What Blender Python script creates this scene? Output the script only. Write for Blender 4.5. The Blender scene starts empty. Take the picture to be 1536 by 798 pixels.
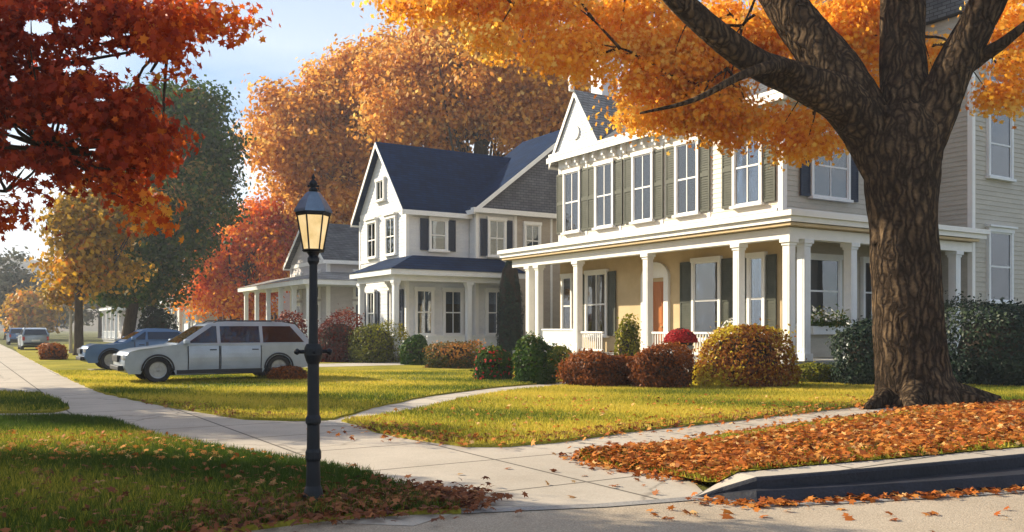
import bpy, math, random
import numpy as np
from mathutils import Vector, Matrix

random.seed(7)
RNG = np.random.default_rng(11)
SC = bpy.context.scene
COL = SC.collection
R = math.radians

# ------------------------------------------------------------------ camera model (used to place things on the ground)
F, HZ, CH = 1336.0, 492.0, 1.6
ANG = R(32.08)
P = np.array([math.cos(ANG), math.sin(ANG)])          # across the street, to the houses
S = np.array([-math.sin(ANG), math.cos(ANG)])         # along the street, away


def G(px, py, z=0.0):
    Y = F * (CH - z) / (py - HZ)
    return ((px - 768) * Y / F, Y, z)


def AT(px, py, Y):
    return ((px - 768) * Y / F, Y, CH + (HZ - py) * Y / F)


# ------------------------------------------------------------------ tagging
def tag(o, label=None, cat=None, group=None, kind=None):
    if label: o['label'] = label
    if cat: o['category'] = cat
    if group: o['group'] = group
    if kind: o['kind'] = kind
    return o


def empty(name, loc, rz=0.0, label=None, cat=None, group=None):
    o = bpy.data.objects.new(name, None)
    COL.objects.link(o)
    o.location = loc
    o.rotation_euler = (0, 0, rz)
    o.empty_display_size = 0.3
    return tag(o, label, cat, group)


def copy_tree(o, parent=None):
    c = o.copy()
    COL.objects.link(c)
    if parent is not None:
        c.parent = parent
    for ch in list(o.children):
        copy_tree(ch, c)
    return c


# ------------------------------------------------------------------ mesh builder
class MB:
    def __init__(self):
        self.v, self.f = [], []

    def poly(self, pts):
        i = len(self.v)
        self.v += [tuple(p) for p in pts]
        self.f.append(tuple(range(i, i + len(pts))))

    def box(self, x0, x1, y0, y1, z0, z1):
        if x0 > x1: x0, x1 = x1, x0
        if y0 > y1: y0, y1 = y1, y0
        if z0 > z1: z0, z1 = z1, z0
        i = len(self.v)
        self.v += [(x0, y0, z0), (x1, y0, z0), (x1, y1, z0), (x0, y1, z0), (x0, y0, z1), (x1, y0, z1), (x1, y1, z1), (x0, y1, z1)]
        for q in ((0, 3, 2, 1), (4, 5, 6, 7), (0, 1, 5, 4), (1, 2, 6, 5), (2, 3, 7, 6), (3, 0, 4, 7)):
            self.f.append(tuple(i + k for k in q))
        return self

    def extrude(self, pts, d):
        """closed prism of polygon pts swept by vector d"""
        n, i = len(pts), len(self.v)
        self.v += [tuple(p) for p in pts] + [tuple(np.array(p, float) + np.array(d, float)) for p in pts]
        self.f.append(tuple(i + k for k in range(n))[::-1])
        self.f.append(tuple(i + n + k for k in range(n)))
        for k in range(n):
            a, b = i + k, i + (k + 1) % n
            self.f.append((a, b, b + n, a + n))
        return self

    def tube(self, pts, rad, n=10, cap=True, wob=0.0, seed=0, rf=None):
        pts = [np.array(p, float) for p in pts]
        i0 = len(self.v)
        up = np.array([0.31, 0.17, 0.93])
        prev = None
        rg = random.Random(seed)
        ph = [rg.uniform(0, 6.28) for _ in range(4)]
        for k, p in enumerate(pts):
            t = pts[min(k + 1, len(pts) - 1)] - pts[max(k - 1, 0)]
            t /= np.linalg.norm(t) + 1e-9
            if prev is None:
                a = np.cross(t, up if abs(t @ up) < .9 else np.array([1., 0, 0]))
            else:
                a = prev - t * (prev @ t)
            a /= np.linalg.norm(a) + 1e-9
            prev = a
            b = np.cross(t, a)
            for j in range(n):
                th = 2 * math.pi * j / n
                r = rad[k]
                if wob:
                    r *= 1 + wob * (.5 * math.sin(3 * th + ph[0] + k * .25) + .35 * math.sin(7 * th + ph[1] + k * .4) + .3 * math.sin(11 * th + ph[2] - k * .3) + .25 * rg.uniform(-1, 1))
                if rf: r = rf(k, th, r)
                self.v.append(tuple(p + r * (math.cos(th) * a + math.sin(th) * b)))
        for k in range(len(pts) - 1):
            for j in range(n):
                a, b = i0 + k * n + j, i0 + k * n + (j + 1) % n
                self.f.append((a, b, b + n, a + n))
        if cap:
            self.f.append(tuple(i0 + j for j in range(n))[::-1])
            self.f.append(tuple(i0 + (len(pts) - 1) * n + j for j in range(n)))
        return self

    def lathe(self, prof, n=16, c=(0, 0), rot=0.0):
        i0 = len(self.v)
        for r, z in prof:
            for j in range(n):
                th = rot + 2 * math.pi * j / n
                self.v.append((c[0] + r * math.cos(th), c[1] + r * math.sin(th), z))
        for k in range(len(prof) - 1):
            for j in range(n):
                a, b = i0 + k * n + j, i0 + k * n + (j + 1) % n
                self.f.append((a, b, b + n, a + n))
        self.f.append(tuple(i0 + j for j in range(n))[::-1])
        self.f.append(tuple(i0 + (len(prof) - 1) * n + j for j in range(n)))
        return self

    def obj(self, name, mat, parent=None, smooth=False, bevel=0.0, seg=2):
        me = bpy.data.meshes.new(name)
        me.from_pydata(self.v, [], self.f)
        me.materials.append(mat)
        if smooth:
            me.polygons.foreach_set('use_smooth', [True] * len(me.polygons))
        me.update()
        o = bpy.data.objects.new(name, me)
        COL.objects.link(o)
        if parent is not None: o.parent = parent
        if bevel:
            b = o.modifiers.new('bevel', 'BEVEL')
            b.width = bevel; b.segments = seg; b.limit_method = 'ANGLE'; b.angle_limit = R(28)
            b.harden_normals = False
        return o


def smooth_path(ctrl, n):
    """Catmull-Rom through (x,y,z,r) control rows"""
    c = np.array(ctrl, float)
    c = np.vstack([2 * c[0] - c[1], c, 2 * c[-1] - c[-2]])
    out = []
    m = len(c) - 3
    for i in range(m):
        for t in np.linspace(0, 1, n, endpoint=(i == m - 1)):
            p0, p1, p2, p3 = c[i:i + 4]
            out.append(.5 * ((2 * p1) + (p2 - p0) * t + (2 * p0 - 5 * p1 + 4 * p2 - p3) * t * t + (3 * p1 - p0 - 3 * p2 + p3) * t ** 3))
    return np.array(out)


# ------------------------------------------------------------------ materials
def new_mat(name):
    m = bpy.data.materials.new(name)
    m.use_nodes = True
    nt = m.node_tree
    b = nt.nodes['Principled BSDF']
    return m, nt, b


def N(nt, typ, **kw):
    n = nt.nodes.new(typ)
    for k, v in kw.items():
        if k in n.inputs: n.inputs[k].default_value = v
        else: setattr(n, k, v)
    return n


def ramp(nt, stops, fac):
    r = nt.nodes.new('ShaderNodeValToRGB')
    el = r.color_ramp.elements
    while len(el) < len(stops): el.new(0.5)
    for e, (p, c) in zip(el, stops):
        e.position = p; e.color = (*c, 1)
    nt.links.new(fac, r.inputs['Fac'])
    return r


def mat_noise(name, c1, c2, scale=6, rough=.6, bump=.15, bscale=None, detail=6, spec=.3, metallic=0., coords='Object', stretch=(1, 1, 1), c3=None, fine=None):
    m, nt, b = new_mat(name)
    tc = N(nt, 'ShaderNodeTexCoord')
    mp = N(nt, 'ShaderNodeMapping'); mp.inputs['Scale'].default_value = stretch
    nt.links.new(tc.outputs[coords], mp.inputs['Vector'])
    n1 = N(nt, 'ShaderNodeTexNoise', Scale=scale, Detail=detail, Roughness=.62)
    nt.links.new(mp.outputs[0], n1.inputs['Vector'])
    st = [(.3, c1), (.7, c2)] if c3 is None else [(.28, c1), (.5, c2), (.72, c3)]
    rp = ramp(nt, st, n1.outputs['Fac'])
    col = rp.outputs['Color']
    if fine:
        n3 = N(nt, 'ShaderNodeTexNoise', Scale=fine[0], Detail=3)
        nt.links.new(mp.outputs[0], n3.inputs['Vector'])
        mr = N(nt, 'ShaderNodeMapRange'); mr.inputs['From Min'].default_value = .3; mr.inputs['From Max'].default_value = .7
        mr.inputs['To Min'].default_value = 1 - fine[1]; mr.inputs['To Max'].default_value = 1 + fine[1]
        nt.links.new(n3.outputs['Fac'], mr.inputs['Value'])
        hs = N(nt, 'ShaderNodeHueSaturation')
        nt.links.new(mr.outputs[0], hs.inputs['Value']); nt.links.new(col, hs.inputs['Color'])
        col = hs.outputs['Color']
    nt.links.new(col, b.inputs['Base Color'])
    b.inputs['Roughness'].default_value = rough
    b.inputs['Specular IOR Level'].default_value = spec
    b.inputs['Metallic'].default_value = metallic
    if bump:
        n2 = N(nt, 'ShaderNodeTexNoise', Scale=bscale or scale * 5, Detail=5)
        nt.links.new(mp.outputs[0], n2.inputs['Vector'])
        bp = N(nt, 'ShaderNodeBump', Strength=bump, Distance=.02)
        nt.links.new(n2.outputs['Fac'], bp.inputs['Height'])
        nt.links.new(bp.outputs[0], b.inputs['Normal'])
    return m


def mat_leaf(name, stops, trans=.45, rough=.5):
    m, nt, b = new_mat(name)
    at = N(nt, 'ShaderNodeAttribute'); at.attribute_name = 'rnd'
    rp = ramp(nt, stops, at.outputs['Fac'])
    nt.links.new(rp.outputs['Color'], b.inputs['Base Color'])
    b.inputs['Roughness'].default_value = rough
    b.inputs['Specular IOR Level'].default_value = .1
    tr = N(nt, 'ShaderNodeBsdfTranslucent')
    nt.links.new(rp.outputs['Color'], tr.inputs['Color'])
    mx = N(nt, 'ShaderNodeMixShader'); mx.inputs[0].default_value = trans
    nt.links.new(b.outputs[0], mx.inputs[1]); nt.links.new(tr.outputs[0], mx.inputs[2])
    nt.links.new(mx.outputs[0], nt.nodes['Material Output'].inputs['Surface'])
    return m


def mat_shingle(name, c1, c2, scale=1.0, rough=.8, spec=.2):
    m, nt, b = new_mat(name)
    tc = N(nt, 'ShaderNodeTexCoord')
    sep = N(nt, 'ShaderNodeSeparateXYZ'); nt.links.new(tc.outputs['Object'], sep.inputs[0])
    ad = N(nt, 'ShaderNodeMath', operation='ADD'); nt.links.new(sep.outputs[0], ad.inputs[0]); nt.links.new(sep.outputs[1], ad.inputs[1])
    cb = N(nt, 'ShaderNodeCombineXYZ'); nt.links.new(ad.outputs[0], cb.inputs[0]); nt.links.new(sep.outputs[2], cb.inputs[1])
    br = N(nt, 'ShaderNodeTexBrick', Scale=scale)
    br.inputs['Color1'].default_value = (*c1, 1); br.inputs['Color2'].default_value = (*c2, 1)
    br.inputs['Mortar'].default_value = tuple(x * .4 for x in c1) + (1,)
    br.inputs['Mortar Size'].default_value = .012; br.inputs['Brick Width'].default_value = .32; br.inputs['Row Height'].default_value = .13
    nt.links.new(cb.outputs[0], br.inputs['Vector'])
    n1 = N(nt, 'ShaderNodeTexNoise', Scale=1.3, Detail=5); nt.links.new(tc.outputs['Object'], n1.inputs['Vector'])
    mr = N(nt, 'ShaderNodeMapRange'); mr.inputs['To Min'].default_value = .55; mr.inputs['To Max'].default_value = 1.5
    nt.links.new(n1.outputs['Fac'], mr.inputs['Value'])
    hs = N(nt, 'ShaderNodeHueSaturation'); nt.links.new(mr.outputs[0], hs.inputs['Value']); nt.links.new(br.outputs['Color'], hs.inputs['Color'])
    nt.links.new(hs.outputs[0], b.inputs['Base Color'])
    b.inputs['Roughness'].default_value = rough; b.inputs['Specular IOR Level'].default_value = spec
    bp = N(nt, 'ShaderNodeBump', Strength=.7, Distance=.03); nt.links.new(br.outputs['Fac'], bp.inputs['Height']); bp.invert = True
    nt.links.new(bp.outputs[0], b.inputs['Normal'])
    return m


def mat_concrete(name, c1, c2, jx, jy, rough=.85):
    """slabs with sawn joints aligned to the street grid"""
    m, nt, b = new_mat(name)
    tc = N(nt, 'ShaderNodeTexCoord')
    mp = N(nt, 'ShaderNodeMapping'); mp.inputs['Rotation'].default_value = (0, 0, -ANG)
    nt.links.new(tc.outputs['Object'], mp.inputs['Vector'])
    n1 = N(nt, 'ShaderNodeTexNoise', Scale=.45, Detail=8, Roughness=.65); nt.links.new(mp.outputs[0], n1.inputs['Vector'])
    rp = ramp(nt, [(.3, c1), (.7, c2)], n1.outputs['Fac'])
    n3 = N(nt, 'ShaderNodeTexNoise', Scale=60, Detail=3); nt.links.new(mp.outputs[0], n3.inputs['Vector'])
    mr = N(nt, 'ShaderNodeMapRange'); mr.inputs['To Min'].default_value = .75; mr.inputs['To Max'].default_value = 1.25
    nt.links.new(n3.outputs['Fac'], mr.inputs['Value'])
    hs = N(nt, 'ShaderNodeHueSaturation'); nt.links.new(mr.outputs[0], hs.inputs['Value']); nt.links.new(rp.outputs[0], hs.inputs['Color'])
    br = N(nt, 'ShaderNodeTexBrick', Scale=1.0); br.offset = 0.0
    br.inputs['Brick Width'].default_value = jx; br.inputs['Row Height'].default_value = jy; br.inputs['Mortar Size'].default_value = .022
    br.inputs['Mortar Smooth'].default_value = .3
    nt.links.new(mp.outputs[0], br.inputs['Vector'])
    mx = N(nt, 'ShaderNodeMix', data_type='RGBA'); mx.inputs[7].default_value = tuple(x * .35 for x in c1) + (1,)
    nt.links.new(br.outputs['Fac'], mx.inputs[0]); nt.links.new(hs.outputs[0], mx.inputs[6])
    # dark cracks
    vo = N(nt, 'ShaderNodeTexVoronoi', feature='DISTANCE_TO_EDGE', Scale=.33)
    n4 = N(nt, 'ShaderNodeTexNoise', Scale=1.6, Detail=5); nt.links.new(mp.outputs[0], n4.inputs['Vector'])
    mv = N(nt, 'ShaderNodeMix', data_type='RGBA'); mv.inputs[0].default_value = .35
    nt.links.new(mp.outputs[0], mv.inputs[6]); nt.links.new(n4.outputs['Color'], mv.inputs[7]); nt.links.new(mv.outputs[2], vo.inputs['Vector'])
    cr = ramp(nt, [(0.0, (.45, .45, .45)), (.006, (1, 1, 1))], vo.outputs['Distance'])
    mm = N(nt, 'ShaderNodeMix', data_type='RGBA', blend_type='MULTIPLY'); mm.inputs[0].default_value = .8
    nt.links.new(mx.outputs[2], mm.inputs[6]); nt.links.new(cr.outputs[0], mm.inputs[7])
    nt.links.new(mm.outputs[2], b.inputs['Base Color'])
    b.inputs['Roughness'].default_value = rough; b.inputs['Specular IOR Level'].default_value = .2
    bp = N(nt, 'ShaderNodeBump', Strength=.25, Distance=.01); nt.links.new(n3.outputs['Fac'], bp.inputs['Height'])
    nt.links.new(bp.outputs[0], b.inputs['Normal'])
    return m


def mat_glass(name, tint=(.5, .58, .66), refl=.12, rough=.03, blend=.3):
    m, nt, b = new_mat(name)
    nt.nodes.remove(b)
    gl = N(nt, 'ShaderNodeBsdfGlossy', Roughness=rough); gl.inputs['Color'].default_value = (.9, .94, 1, 1)
    tr = N(nt, 'ShaderNodeBsdfTransparent'); tr.inputs['Color'].default_value = (*tint, 1)
    lw = N(nt, 'ShaderNodeLayerWeight', Blend=blend)
    ad = N(nt, 'ShaderNodeMath', operation='ADD', use_clamp=True); ad.inputs[1].default_value = refl
    nt.links.new(lw.outputs['Fresnel'], ad.inputs[0])
    tc = N(nt, 'ShaderNodeTexCoord'); nz = N(nt, 'ShaderNodeTexNoise', Scale=1.1, Detail=1); nt.links.new(tc.outputs['Object'], nz.inputs['Vector'])
    bp = N(nt, 'ShaderNodeBump', Strength=.06, Distance=.1); nt.links.new(nz.outputs['Fac'], bp.inputs['Height']); nt.links.new(bp.outputs[0], gl.inputs['Normal'])
    mx = N(nt, 'ShaderNodeMixShader')
    nt.links.new(ad.outputs[0], mx.inputs[0]); nt.links.new(tr.outputs[0], mx.inputs[1]); nt.links.new(gl.outputs[0], mx.inputs[2])
    nt.links.new(mx.outputs[0], nt.nodes['Material Output'].inputs['Surface'])
    return m


def mat_paint(name, c, coat=.6, rough=.35, metallic=.5):
    m, nt, b = new_mat(name)
    tc = N(nt, 'ShaderNodeTexCoord'); n1 = N(nt, 'ShaderNodeTexNoise', Scale=2.2, Detail=6); nt.links.new(tc.outputs['Object'], n1.inputs['Vector'])
    rp = ramp(nt, [(.3, tuple(x * .85 for x in c)), (.7, tuple(min(1, x * 1.1) for x in c))], n1.outputs['Fac'])
    nt.links.new(rp.outputs[0], b.inputs['Base Color'])
    b.inputs['Metallic'].default_value = metallic; b.inputs['Roughness'].default_value = rough
    b.inputs['Coat Weight'].default_value = coat; b.inputs['Coat Roughness'].default_value = .05
    return m


def mat_bark(name, c1, c2, c3):
    m, nt, b = new_mat(name)
    tc = N(nt, 'ShaderNodeTexCoord')
    n0 = N(nt, 'ShaderNodeTexNoise', Scale=2.2, Detail=4); nt.links.new(tc.outputs['Object'], n0.inputs['Vector'])
    ds = N(nt, 'ShaderNodeVectorMath', operation='SCALE'); ds.inputs['Scale'].default_value = .35; nt.links.new(n0.outputs['Color'], ds.inputs[0])
    ad = N(nt, 'ShaderNodeVectorMath', operation='ADD'); nt.links.new(tc.outputs['Object'], ad.inputs[0]); nt.links.new(ds.outputs[0], ad.inputs[1])
    mp = N(nt, 'ShaderNodeMapping'); mp.inputs['Scale'].default_value = (8, 8, 1.5); nt.links.new(ad.outputs[0], mp.inputs['Vector'])
    vo = N(nt, 'ShaderNodeTexVoronoi', feature='DISTANCE_TO_EDGE', Scale=1.0); nt.links.new(mp.outputs[0], vo.inputs['Vector'])
    n2 = N(nt, 'ShaderNodeTexNoise', Scale=16, Detail=6); nt.links.new(ad.outputs[0], n2.inputs['Vector'])
    n3 = N(nt, 'ShaderNodeTexNoise', Scale=.9, Detail=4); nt.links.new(tc.outputs['Object'], n3.inputs['Vector'])
    r0 = ramp(nt, [(.0, c1), (.16, c2), (.6, c3)], vo.outputs['Distance'])
    mr = N(nt, 'ShaderNodeMapRange'); mr.inputs['To Min'].default_value = .45; mr.inputs['To Max'].default_value = 1.5
    mu = N(nt, 'ShaderNodeMath', operation='MULTIPLY'); nt.links.new(n2.outputs['Fac'], mu.inputs[0]); nt.links.new(n3.outputs['Fac'], mu.inputs[1])
    mr.inputs['From Min'].default_value = .1; mr.inputs['From Max'].default_value = .45
    nt.links.new(mu.outputs[0], mr.inputs['Value'])
    hs = N(nt, 'ShaderNodeHueSaturation'); nt.links.new(mr.outputs[0], hs.inputs['Value']); nt.links.new(r0.outputs[0], hs.inputs['Color'])
    nt.links.new(hs.outputs[0], b.inputs['Base Color'])
    b.inputs['Roughness'].default_value = .95; b.inputs['Specular IOR Level'].default_value = .05
    mn = N(nt, 'ShaderNodeMath', operation='MINIMUM'); mn.inputs[1].default_value = .35; nt.links.new(vo.outputs['Distance'], mn.inputs[0])
    b1 = N(nt, 'ShaderNodeBump', Strength=1.0, Distance=.10); nt.links.new(mn.outputs[0], b1.inputs['Height'])
    b2 = N(nt, 'ShaderNodeBump', Strength=.6, Distance=.03); nt.links.new(n2.outputs['Fac'], b2.inputs['Height']); nt.links.new(b1.outputs[0], b2.inputs['Normal'])
    nt.links.new(b2.outputs[0], b.inputs['Normal'])
    return m


def mat_grass(name, c1, c2, c3):
    return mat_noise(name, c1, c2, scale=.55, rough=.9, bump=.6, bscale=45, spec=.05, c3=c3, fine=(28, .35))


M = {}
M['trim'] = mat_noise('white_trim_paint', (.76, .755, .74), (.84, .83, .81), 2.5, .5, .04, 40)
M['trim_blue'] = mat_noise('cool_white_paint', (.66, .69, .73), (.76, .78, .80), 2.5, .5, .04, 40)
M['siding'] = mat_noise('beige_clapboard_paint', (.42, .395, .345), (.50, .47, .41), 1.4, .6, .1, 30, stretch=(1, 1, 3), fine=(9, .06))
M['siding_cream'] = mat_noise('cream_clapboard_paint', (.74, .67, .55), (.83, .76, .64), 1.4, .6, .1, 30, stretch=(1, 1, 3), fine=(9, .06))
M['siding_white'] = mat_noise('white_clapboard_paint', (.60, .61, .63), (.71, .71, .71), 1.4, .6, .1, 30, stretch=(1, 1, 3), fine=(9, .05))
M['siding_tan'] = mat_noise('tan_clapboard_paint', (.36, .31, .26), (.44, .385, .32), 1.4, .6, .1, 30, stretch=(1, 1, 3), fine=(9, .06))
M['siding_grey'] = mat_noise('lilac_grey_clapboard_paint', (.44, .42, .43), (.53, .50, .51), 1.4, .6, .1, 30, stretch=(1, 1, 3))
M['porch_warm'] = mat_noise('warm_tan_porch_wall_paint', (.50, .37, .20), (.60, .46, .26), 1.6, .6, .08, 30)  # tan includes the warm light reflected under the porch roof
M['navy_roof'] = mat_shingle('navy_roof_shingles', (.004, .017, .055), (.008, .028, .08), spec=.08)
M['slate_roof'] = mat_shingle('slate_grey_roof_shingles', (.075, .08, .092), (.125, .13, .14))
M['grey_roof'] = mat_shingle('weathered_grey_roof_shingles', (.22, .215, .21), (.32, .31, .30))
M['slate_siding'] = mat_shingle('slate_blue_gable_shingles', (.10, .105, .13), (.14, .145, .17))
M['shutter'] = mat_noise('olive_black_shutter_paint', (.045, .05, .036), (.075, .08, .058), 3, .55, .05)
M['shutter_navy'] = mat_noise('navy_shutter_paint', (.010, .02, .045), (.02, .034, .07), 3, .5, .05)
M['glass'] = mat_glass('window_glass')
M['glass_car'] = mat_glass('car_glass', (.42, .50, .6), .03, blend=.18)
M['curtain'] = mat_noise('dim_room_curtain', (.04, .05, .065), (.10, .11, .13), 1.5, .9, 0, stretch=(4, 4, .6))  # dark sheet stands for the unlit room behind the glass
M['curtain_amber'] = mat_noise('amber_curtain_cloth', (.45, .24, .07), (.62, .36, .12), 3, .9, 0, stretch=(6, 6, .6))  # amber stands in for warm light reflected in the panes
M['curtain_blue'] = mat_noise('steel_blue_window_shade', (.06, .14, .25), (.10, .20, .33), 2, .9, 0)
M['blind'] = mat_noise('pale_roller_blind', (.52, .54, .54), (.62, .63, .62), 2, .8, .1)
M['drape'] = mat_noise('off_white_drape_cloth', (.42, .41, .38), (.55, .54, .50), 3, .9, .1)
M['door'] = mat_noise('orange_brown_door_wood', (.34, .105, .022), (.48, .16, .035), 3, .4, .2, stretch=(8, 8, .6))
M['brass'] = mat_noise('aged_brass', (.5, .36, .14), (.62, .46, .2), 8, .3, 0, metallic=1)
M['floor_grey'] = mat_noise('grey_porch_boards', (.26, .27, .28), (.34, .35, .36), 3, .6, .1, stretch=(1, 6, 1))
M['foundation'] = mat_noise('grey_foundation_stone', (.18, .18, .18), (.27, .26, .25), 3, .85, .5, 14)
M['bark'] = mat_bark('ridged_brown_bark', (.018, .012, .008), (.062, .042, .027), (.20, .135, .078))
M['bark_far'] = mat_noise('dark_bark', (.03, .024, .02), (.09, .07, .05), 4, .95, .5, 10, stretch=(3, 3, .5), spec=.05)
M['bark_pale'] = mat_noise('pale_young_bark', (.3, .28, .24), (.42, .39, .34), 4, .9, .3, 10)
M['twig'] = mat_noise('bare_twigs', (.022, .016, .012), (.05, .036, .025), 9, .95, .5, 40)
M['iron'] = mat_noise('black_lamp_iron', (.004, .006, .010), (.009, .012, .018), 5, .5, .12, 30, spec=.3)
M['lamp_cap'] = mat_noise('blue_grey_lamp_metal', (.10, .14, .20), (.17, .22, .30), 6, .35, .08, 25, metallic=.6)
M['concrete'] = mat_concrete('pale_pavement_concrete', (.36, .315, .26), (.51, .45, .38), 1.85, 1.85)
M['concrete_path'] = mat_concrete('pale_walk_concrete', (.42, .375, .32), (.53, .48, .41), 1.5, 1.5)
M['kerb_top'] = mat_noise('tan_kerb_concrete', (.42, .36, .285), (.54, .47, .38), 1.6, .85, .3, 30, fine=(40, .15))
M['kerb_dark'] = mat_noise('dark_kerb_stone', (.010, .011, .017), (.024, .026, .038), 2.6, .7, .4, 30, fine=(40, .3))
M['road'] = mat_noise('worn_tan_asphalt', (.34, .275, .205), (.45, .375, .29), .5, .9, .5, 90, spec=.15, fine=(70, .28))
M['gutter'] = mat_noise('grey_gutter_concrete', (.20, .19, .185), (.32, .30, .28), 1.2, .85, .3, 40, fine=(50, .2))
M['lawn'] = mat_grass('lawn_turf', (.16, .16, .022), (.26, .23, .03), (.38, .31, .045))
M['terrain'] = mat_grass('meadow_turf', (.08, .09, .03), (.12, .12, .035), (.17, .15, .05))
M['soil'] = mat_noise('lawn_edge_soil', (.035, .02, .012), (.075, .042, .022), 5, .95, .6, 25)
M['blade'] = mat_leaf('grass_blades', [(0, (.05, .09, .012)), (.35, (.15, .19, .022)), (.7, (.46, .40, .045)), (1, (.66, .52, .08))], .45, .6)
M['litter'] = mat_leaf('fallen_orange_leaves', [(0, (.13, .035, .012)), (.25, (.33, .085, .018)), (.6, (.52, .17, .03)), (.85, (.62, .27, .06)), (1, (.68, .42, .17))], .2, .7)
M['litter_brown'] = mat_leaf('fallen_brown_leaves', [(0, (.09, .03, .018)), (.4, (.22, .075, .03)), (.8, (.36, .14, .055)), (1, (.42, .24, .09))], .15, .7)
M['lf_orange'] = mat_leaf('orange_leaves', [(0, (.62, .19, .016)), (.35, (.84, .34, .025)), (.7, (.92, .50, .05)), (1, (.95, .70, .18))], .6)
M['lf_red'] = mat_leaf('dark_red_leaves', [(0, (.16, .016, .010)), (.35, (.36, .038, .013)), (.65, (.58, .09, .015)), (.88, (.78, .24, .022)), (1, (.86, .46, .06))], .5)
M['lf_amber'] = mat_leaf('amber_brown_leaves', [(0, (.46, .17, .03)), (.4, (.68, .29, .045)), (.75, (.82, .42, .07)), (1, (.88, .60, .18))], .5)
M['lf_gold'] = mat_leaf('golden_leaves', [(0, (.20, .14, .016)), (.4, (.42, .25, .022)), (.8, (.64, .36, .03)), (1, (.70, .24, .02))], .45)
M['lf_green'] = mat_leaf('dark_green_leaves', [(0, (.018, .055, .008)), (.5, (.042, .10, .012)), (.85, (.11, .15, .02)), (1, (.28, .20, .05))], .35)
M['lf_scarlet'] = mat_leaf('scarlet_leaves', [(0, (.50, .06, .014)), (.35, (.76, .15, .018)), (.7, (.88, .33, .03)), (1, (.92, .48, .06))], .5)
M['lf_hazy'] = mat_leaf('dull_olive_leaves', [(0, (.06, .075, .05)), (.5, (.11, .12, .075)), (1, (.20, .16, .09))], .35)
M['lf_maroon'] = mat_leaf('maroon_leaves', [(0, (.055, .010, .010)), (.5, (.13, .022, .016)), (.9, (.26, .045, .022)), (1, (.36, .10, .03))], .3)
M['lf_rust'] = mat_leaf('rust_leaves', [(0, (.07, .03, .012)), (.4, (.18, .055, .014)), (.8, (.38, .11, .02)), (1, (.50, .20, .04))], .35)
M['lf_yellowgreen'] = mat_leaf('yellow_green_leaves', [(0, (.06, .08, .015)), (.4, (.15, .16, .02)), (.8, (.30, .28, .025)), (1, (.46, .36, .04))], .35)
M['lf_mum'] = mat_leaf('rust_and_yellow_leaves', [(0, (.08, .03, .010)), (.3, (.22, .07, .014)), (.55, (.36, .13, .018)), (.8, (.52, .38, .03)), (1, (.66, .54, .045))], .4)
M['lf_deep'] = mat_leaf('blue_green_leaves', [(0, (.010, .022, .018)), (.5, (.022, .042, .028)), (1, (.06, .085, .045))], .2, .4)
M['lf_mixed'] = mat_leaf('mixed_autumn_leaves', [(0, (.05, .07, .02)), (.4, (.12, .11, .025)), (.7, (.42, .17, .04)), (1, (.55, .27, .07))], .35)
M['fl_red'] = mat_leaf('red_petals', [(0, (.30, .012, .016)), (.6, (.52, .025, .03)), (1, (.62, .07, .06))], .3)
M['fl_white'] = mat_leaf('white_petals', [(0, (.62, .62, .60)), (1, (.8, .8, .78))], .3)
M['tyre'] = mat_noise('tyre_rubber', (.012, .012, .014), (.025, .025, .027), 6, .8, .2)
M['rim'] = mat_noise('dull_alloy', (.20, .21, .23), (.32, .33, .35), 6, .35, 0, metallic=.9)
M['car_dark'] = mat_noise('dark_plastic', (.012, .014, .02), (.025, .028, .036), 4, .55, .05)
M['car_navy'] = mat_noise('navy_cabin_shade', (.035, .10, .22), (.07, .17, .32), 2, .5, 0)
M['car_grey'] = mat_paint('blue_grey_car_paint', (.30, .36, .43), .4, .4, .2)
M['car_silver'] = mat_paint('silver_blue_car_paint', (.31, .37, .45), .5, .3, .12)
M['car_blue'] = mat_paint('steel_blue_car_paint', (.06, .14, .30), .5, .3, .12)
M['car_white'] = mat_paint('dull_white_car_paint', (.60, .63, .66), .4, .4, .1)
M['lens'] = mat_paint('clear_lamp_lens', (.75, .78, .8), 1, .1, 0)
M['lens_red'] = mat_paint('red_lamp_lens', (.42, .012, .012), 1, .15, 0)
M['red_cloth'] = mat_noise('red_seat_cloth', (.62, .03, .022), (.72, .06, .04), 6, .9, .1)
M['plate'] = mat_noise('pale_plate', (.6, .6, .58), (.7, .7, .68), 6, .5, 0)
M['stone_pot'] = mat_noise('blue_grey_stone', (.26, .28, .32), (.38, .40, .44), 5, .8, .3, 30)


# lamp glass: softly lit amber panes
def mk_lamp_glass():
    m, nt, b = new_mat('lit_amber_glass')
    tc = N(nt, 'ShaderNodeTexCoord'); n1 = N(nt, 'ShaderNodeTexNoise', Scale=7, Detail=3); nt.links.new(tc.outputs['Object'], n1.inputs['Vector'])
    rp = ramp(nt, [(.3, (.55, .36, .14)), (.7, (.72, .52, .26))], n1.outputs['Fac'])
    nt.links.new(rp.outputs[0], b.inputs['Base Color']); nt.links.new(rp.outputs[0], b.inputs['Emission Color'])
    b.inputs['Emission Strength'].default_value = .55; b.inputs['Roughness'].default_value = .25
    return m
M['lamp_glass'] = mk_lamp_glass()

# ------------------------------------------------------------------ leaves
MAPLE = np.array([(0, -.55), (.10, -.22), (.42, -.28), (.28, -.02), (.52, .22), (.22, .2), (0, .58), (-.22, .2), (-.52, .22), (-.28, -.02), (-.42, -.28), (-.10, -.22)])
OVAL = np.array([(0, -.5), (.27, -.12), (.22, .22), (0, .5), (-.22, .22), (-.27, -.12)])
DIAM = np.array([(0, -.5), (.34, 0), (0, .5), (-.34, 0)])
TRI = np.array([(-.5, 0), (.5, 0), (0, 1)])


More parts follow.
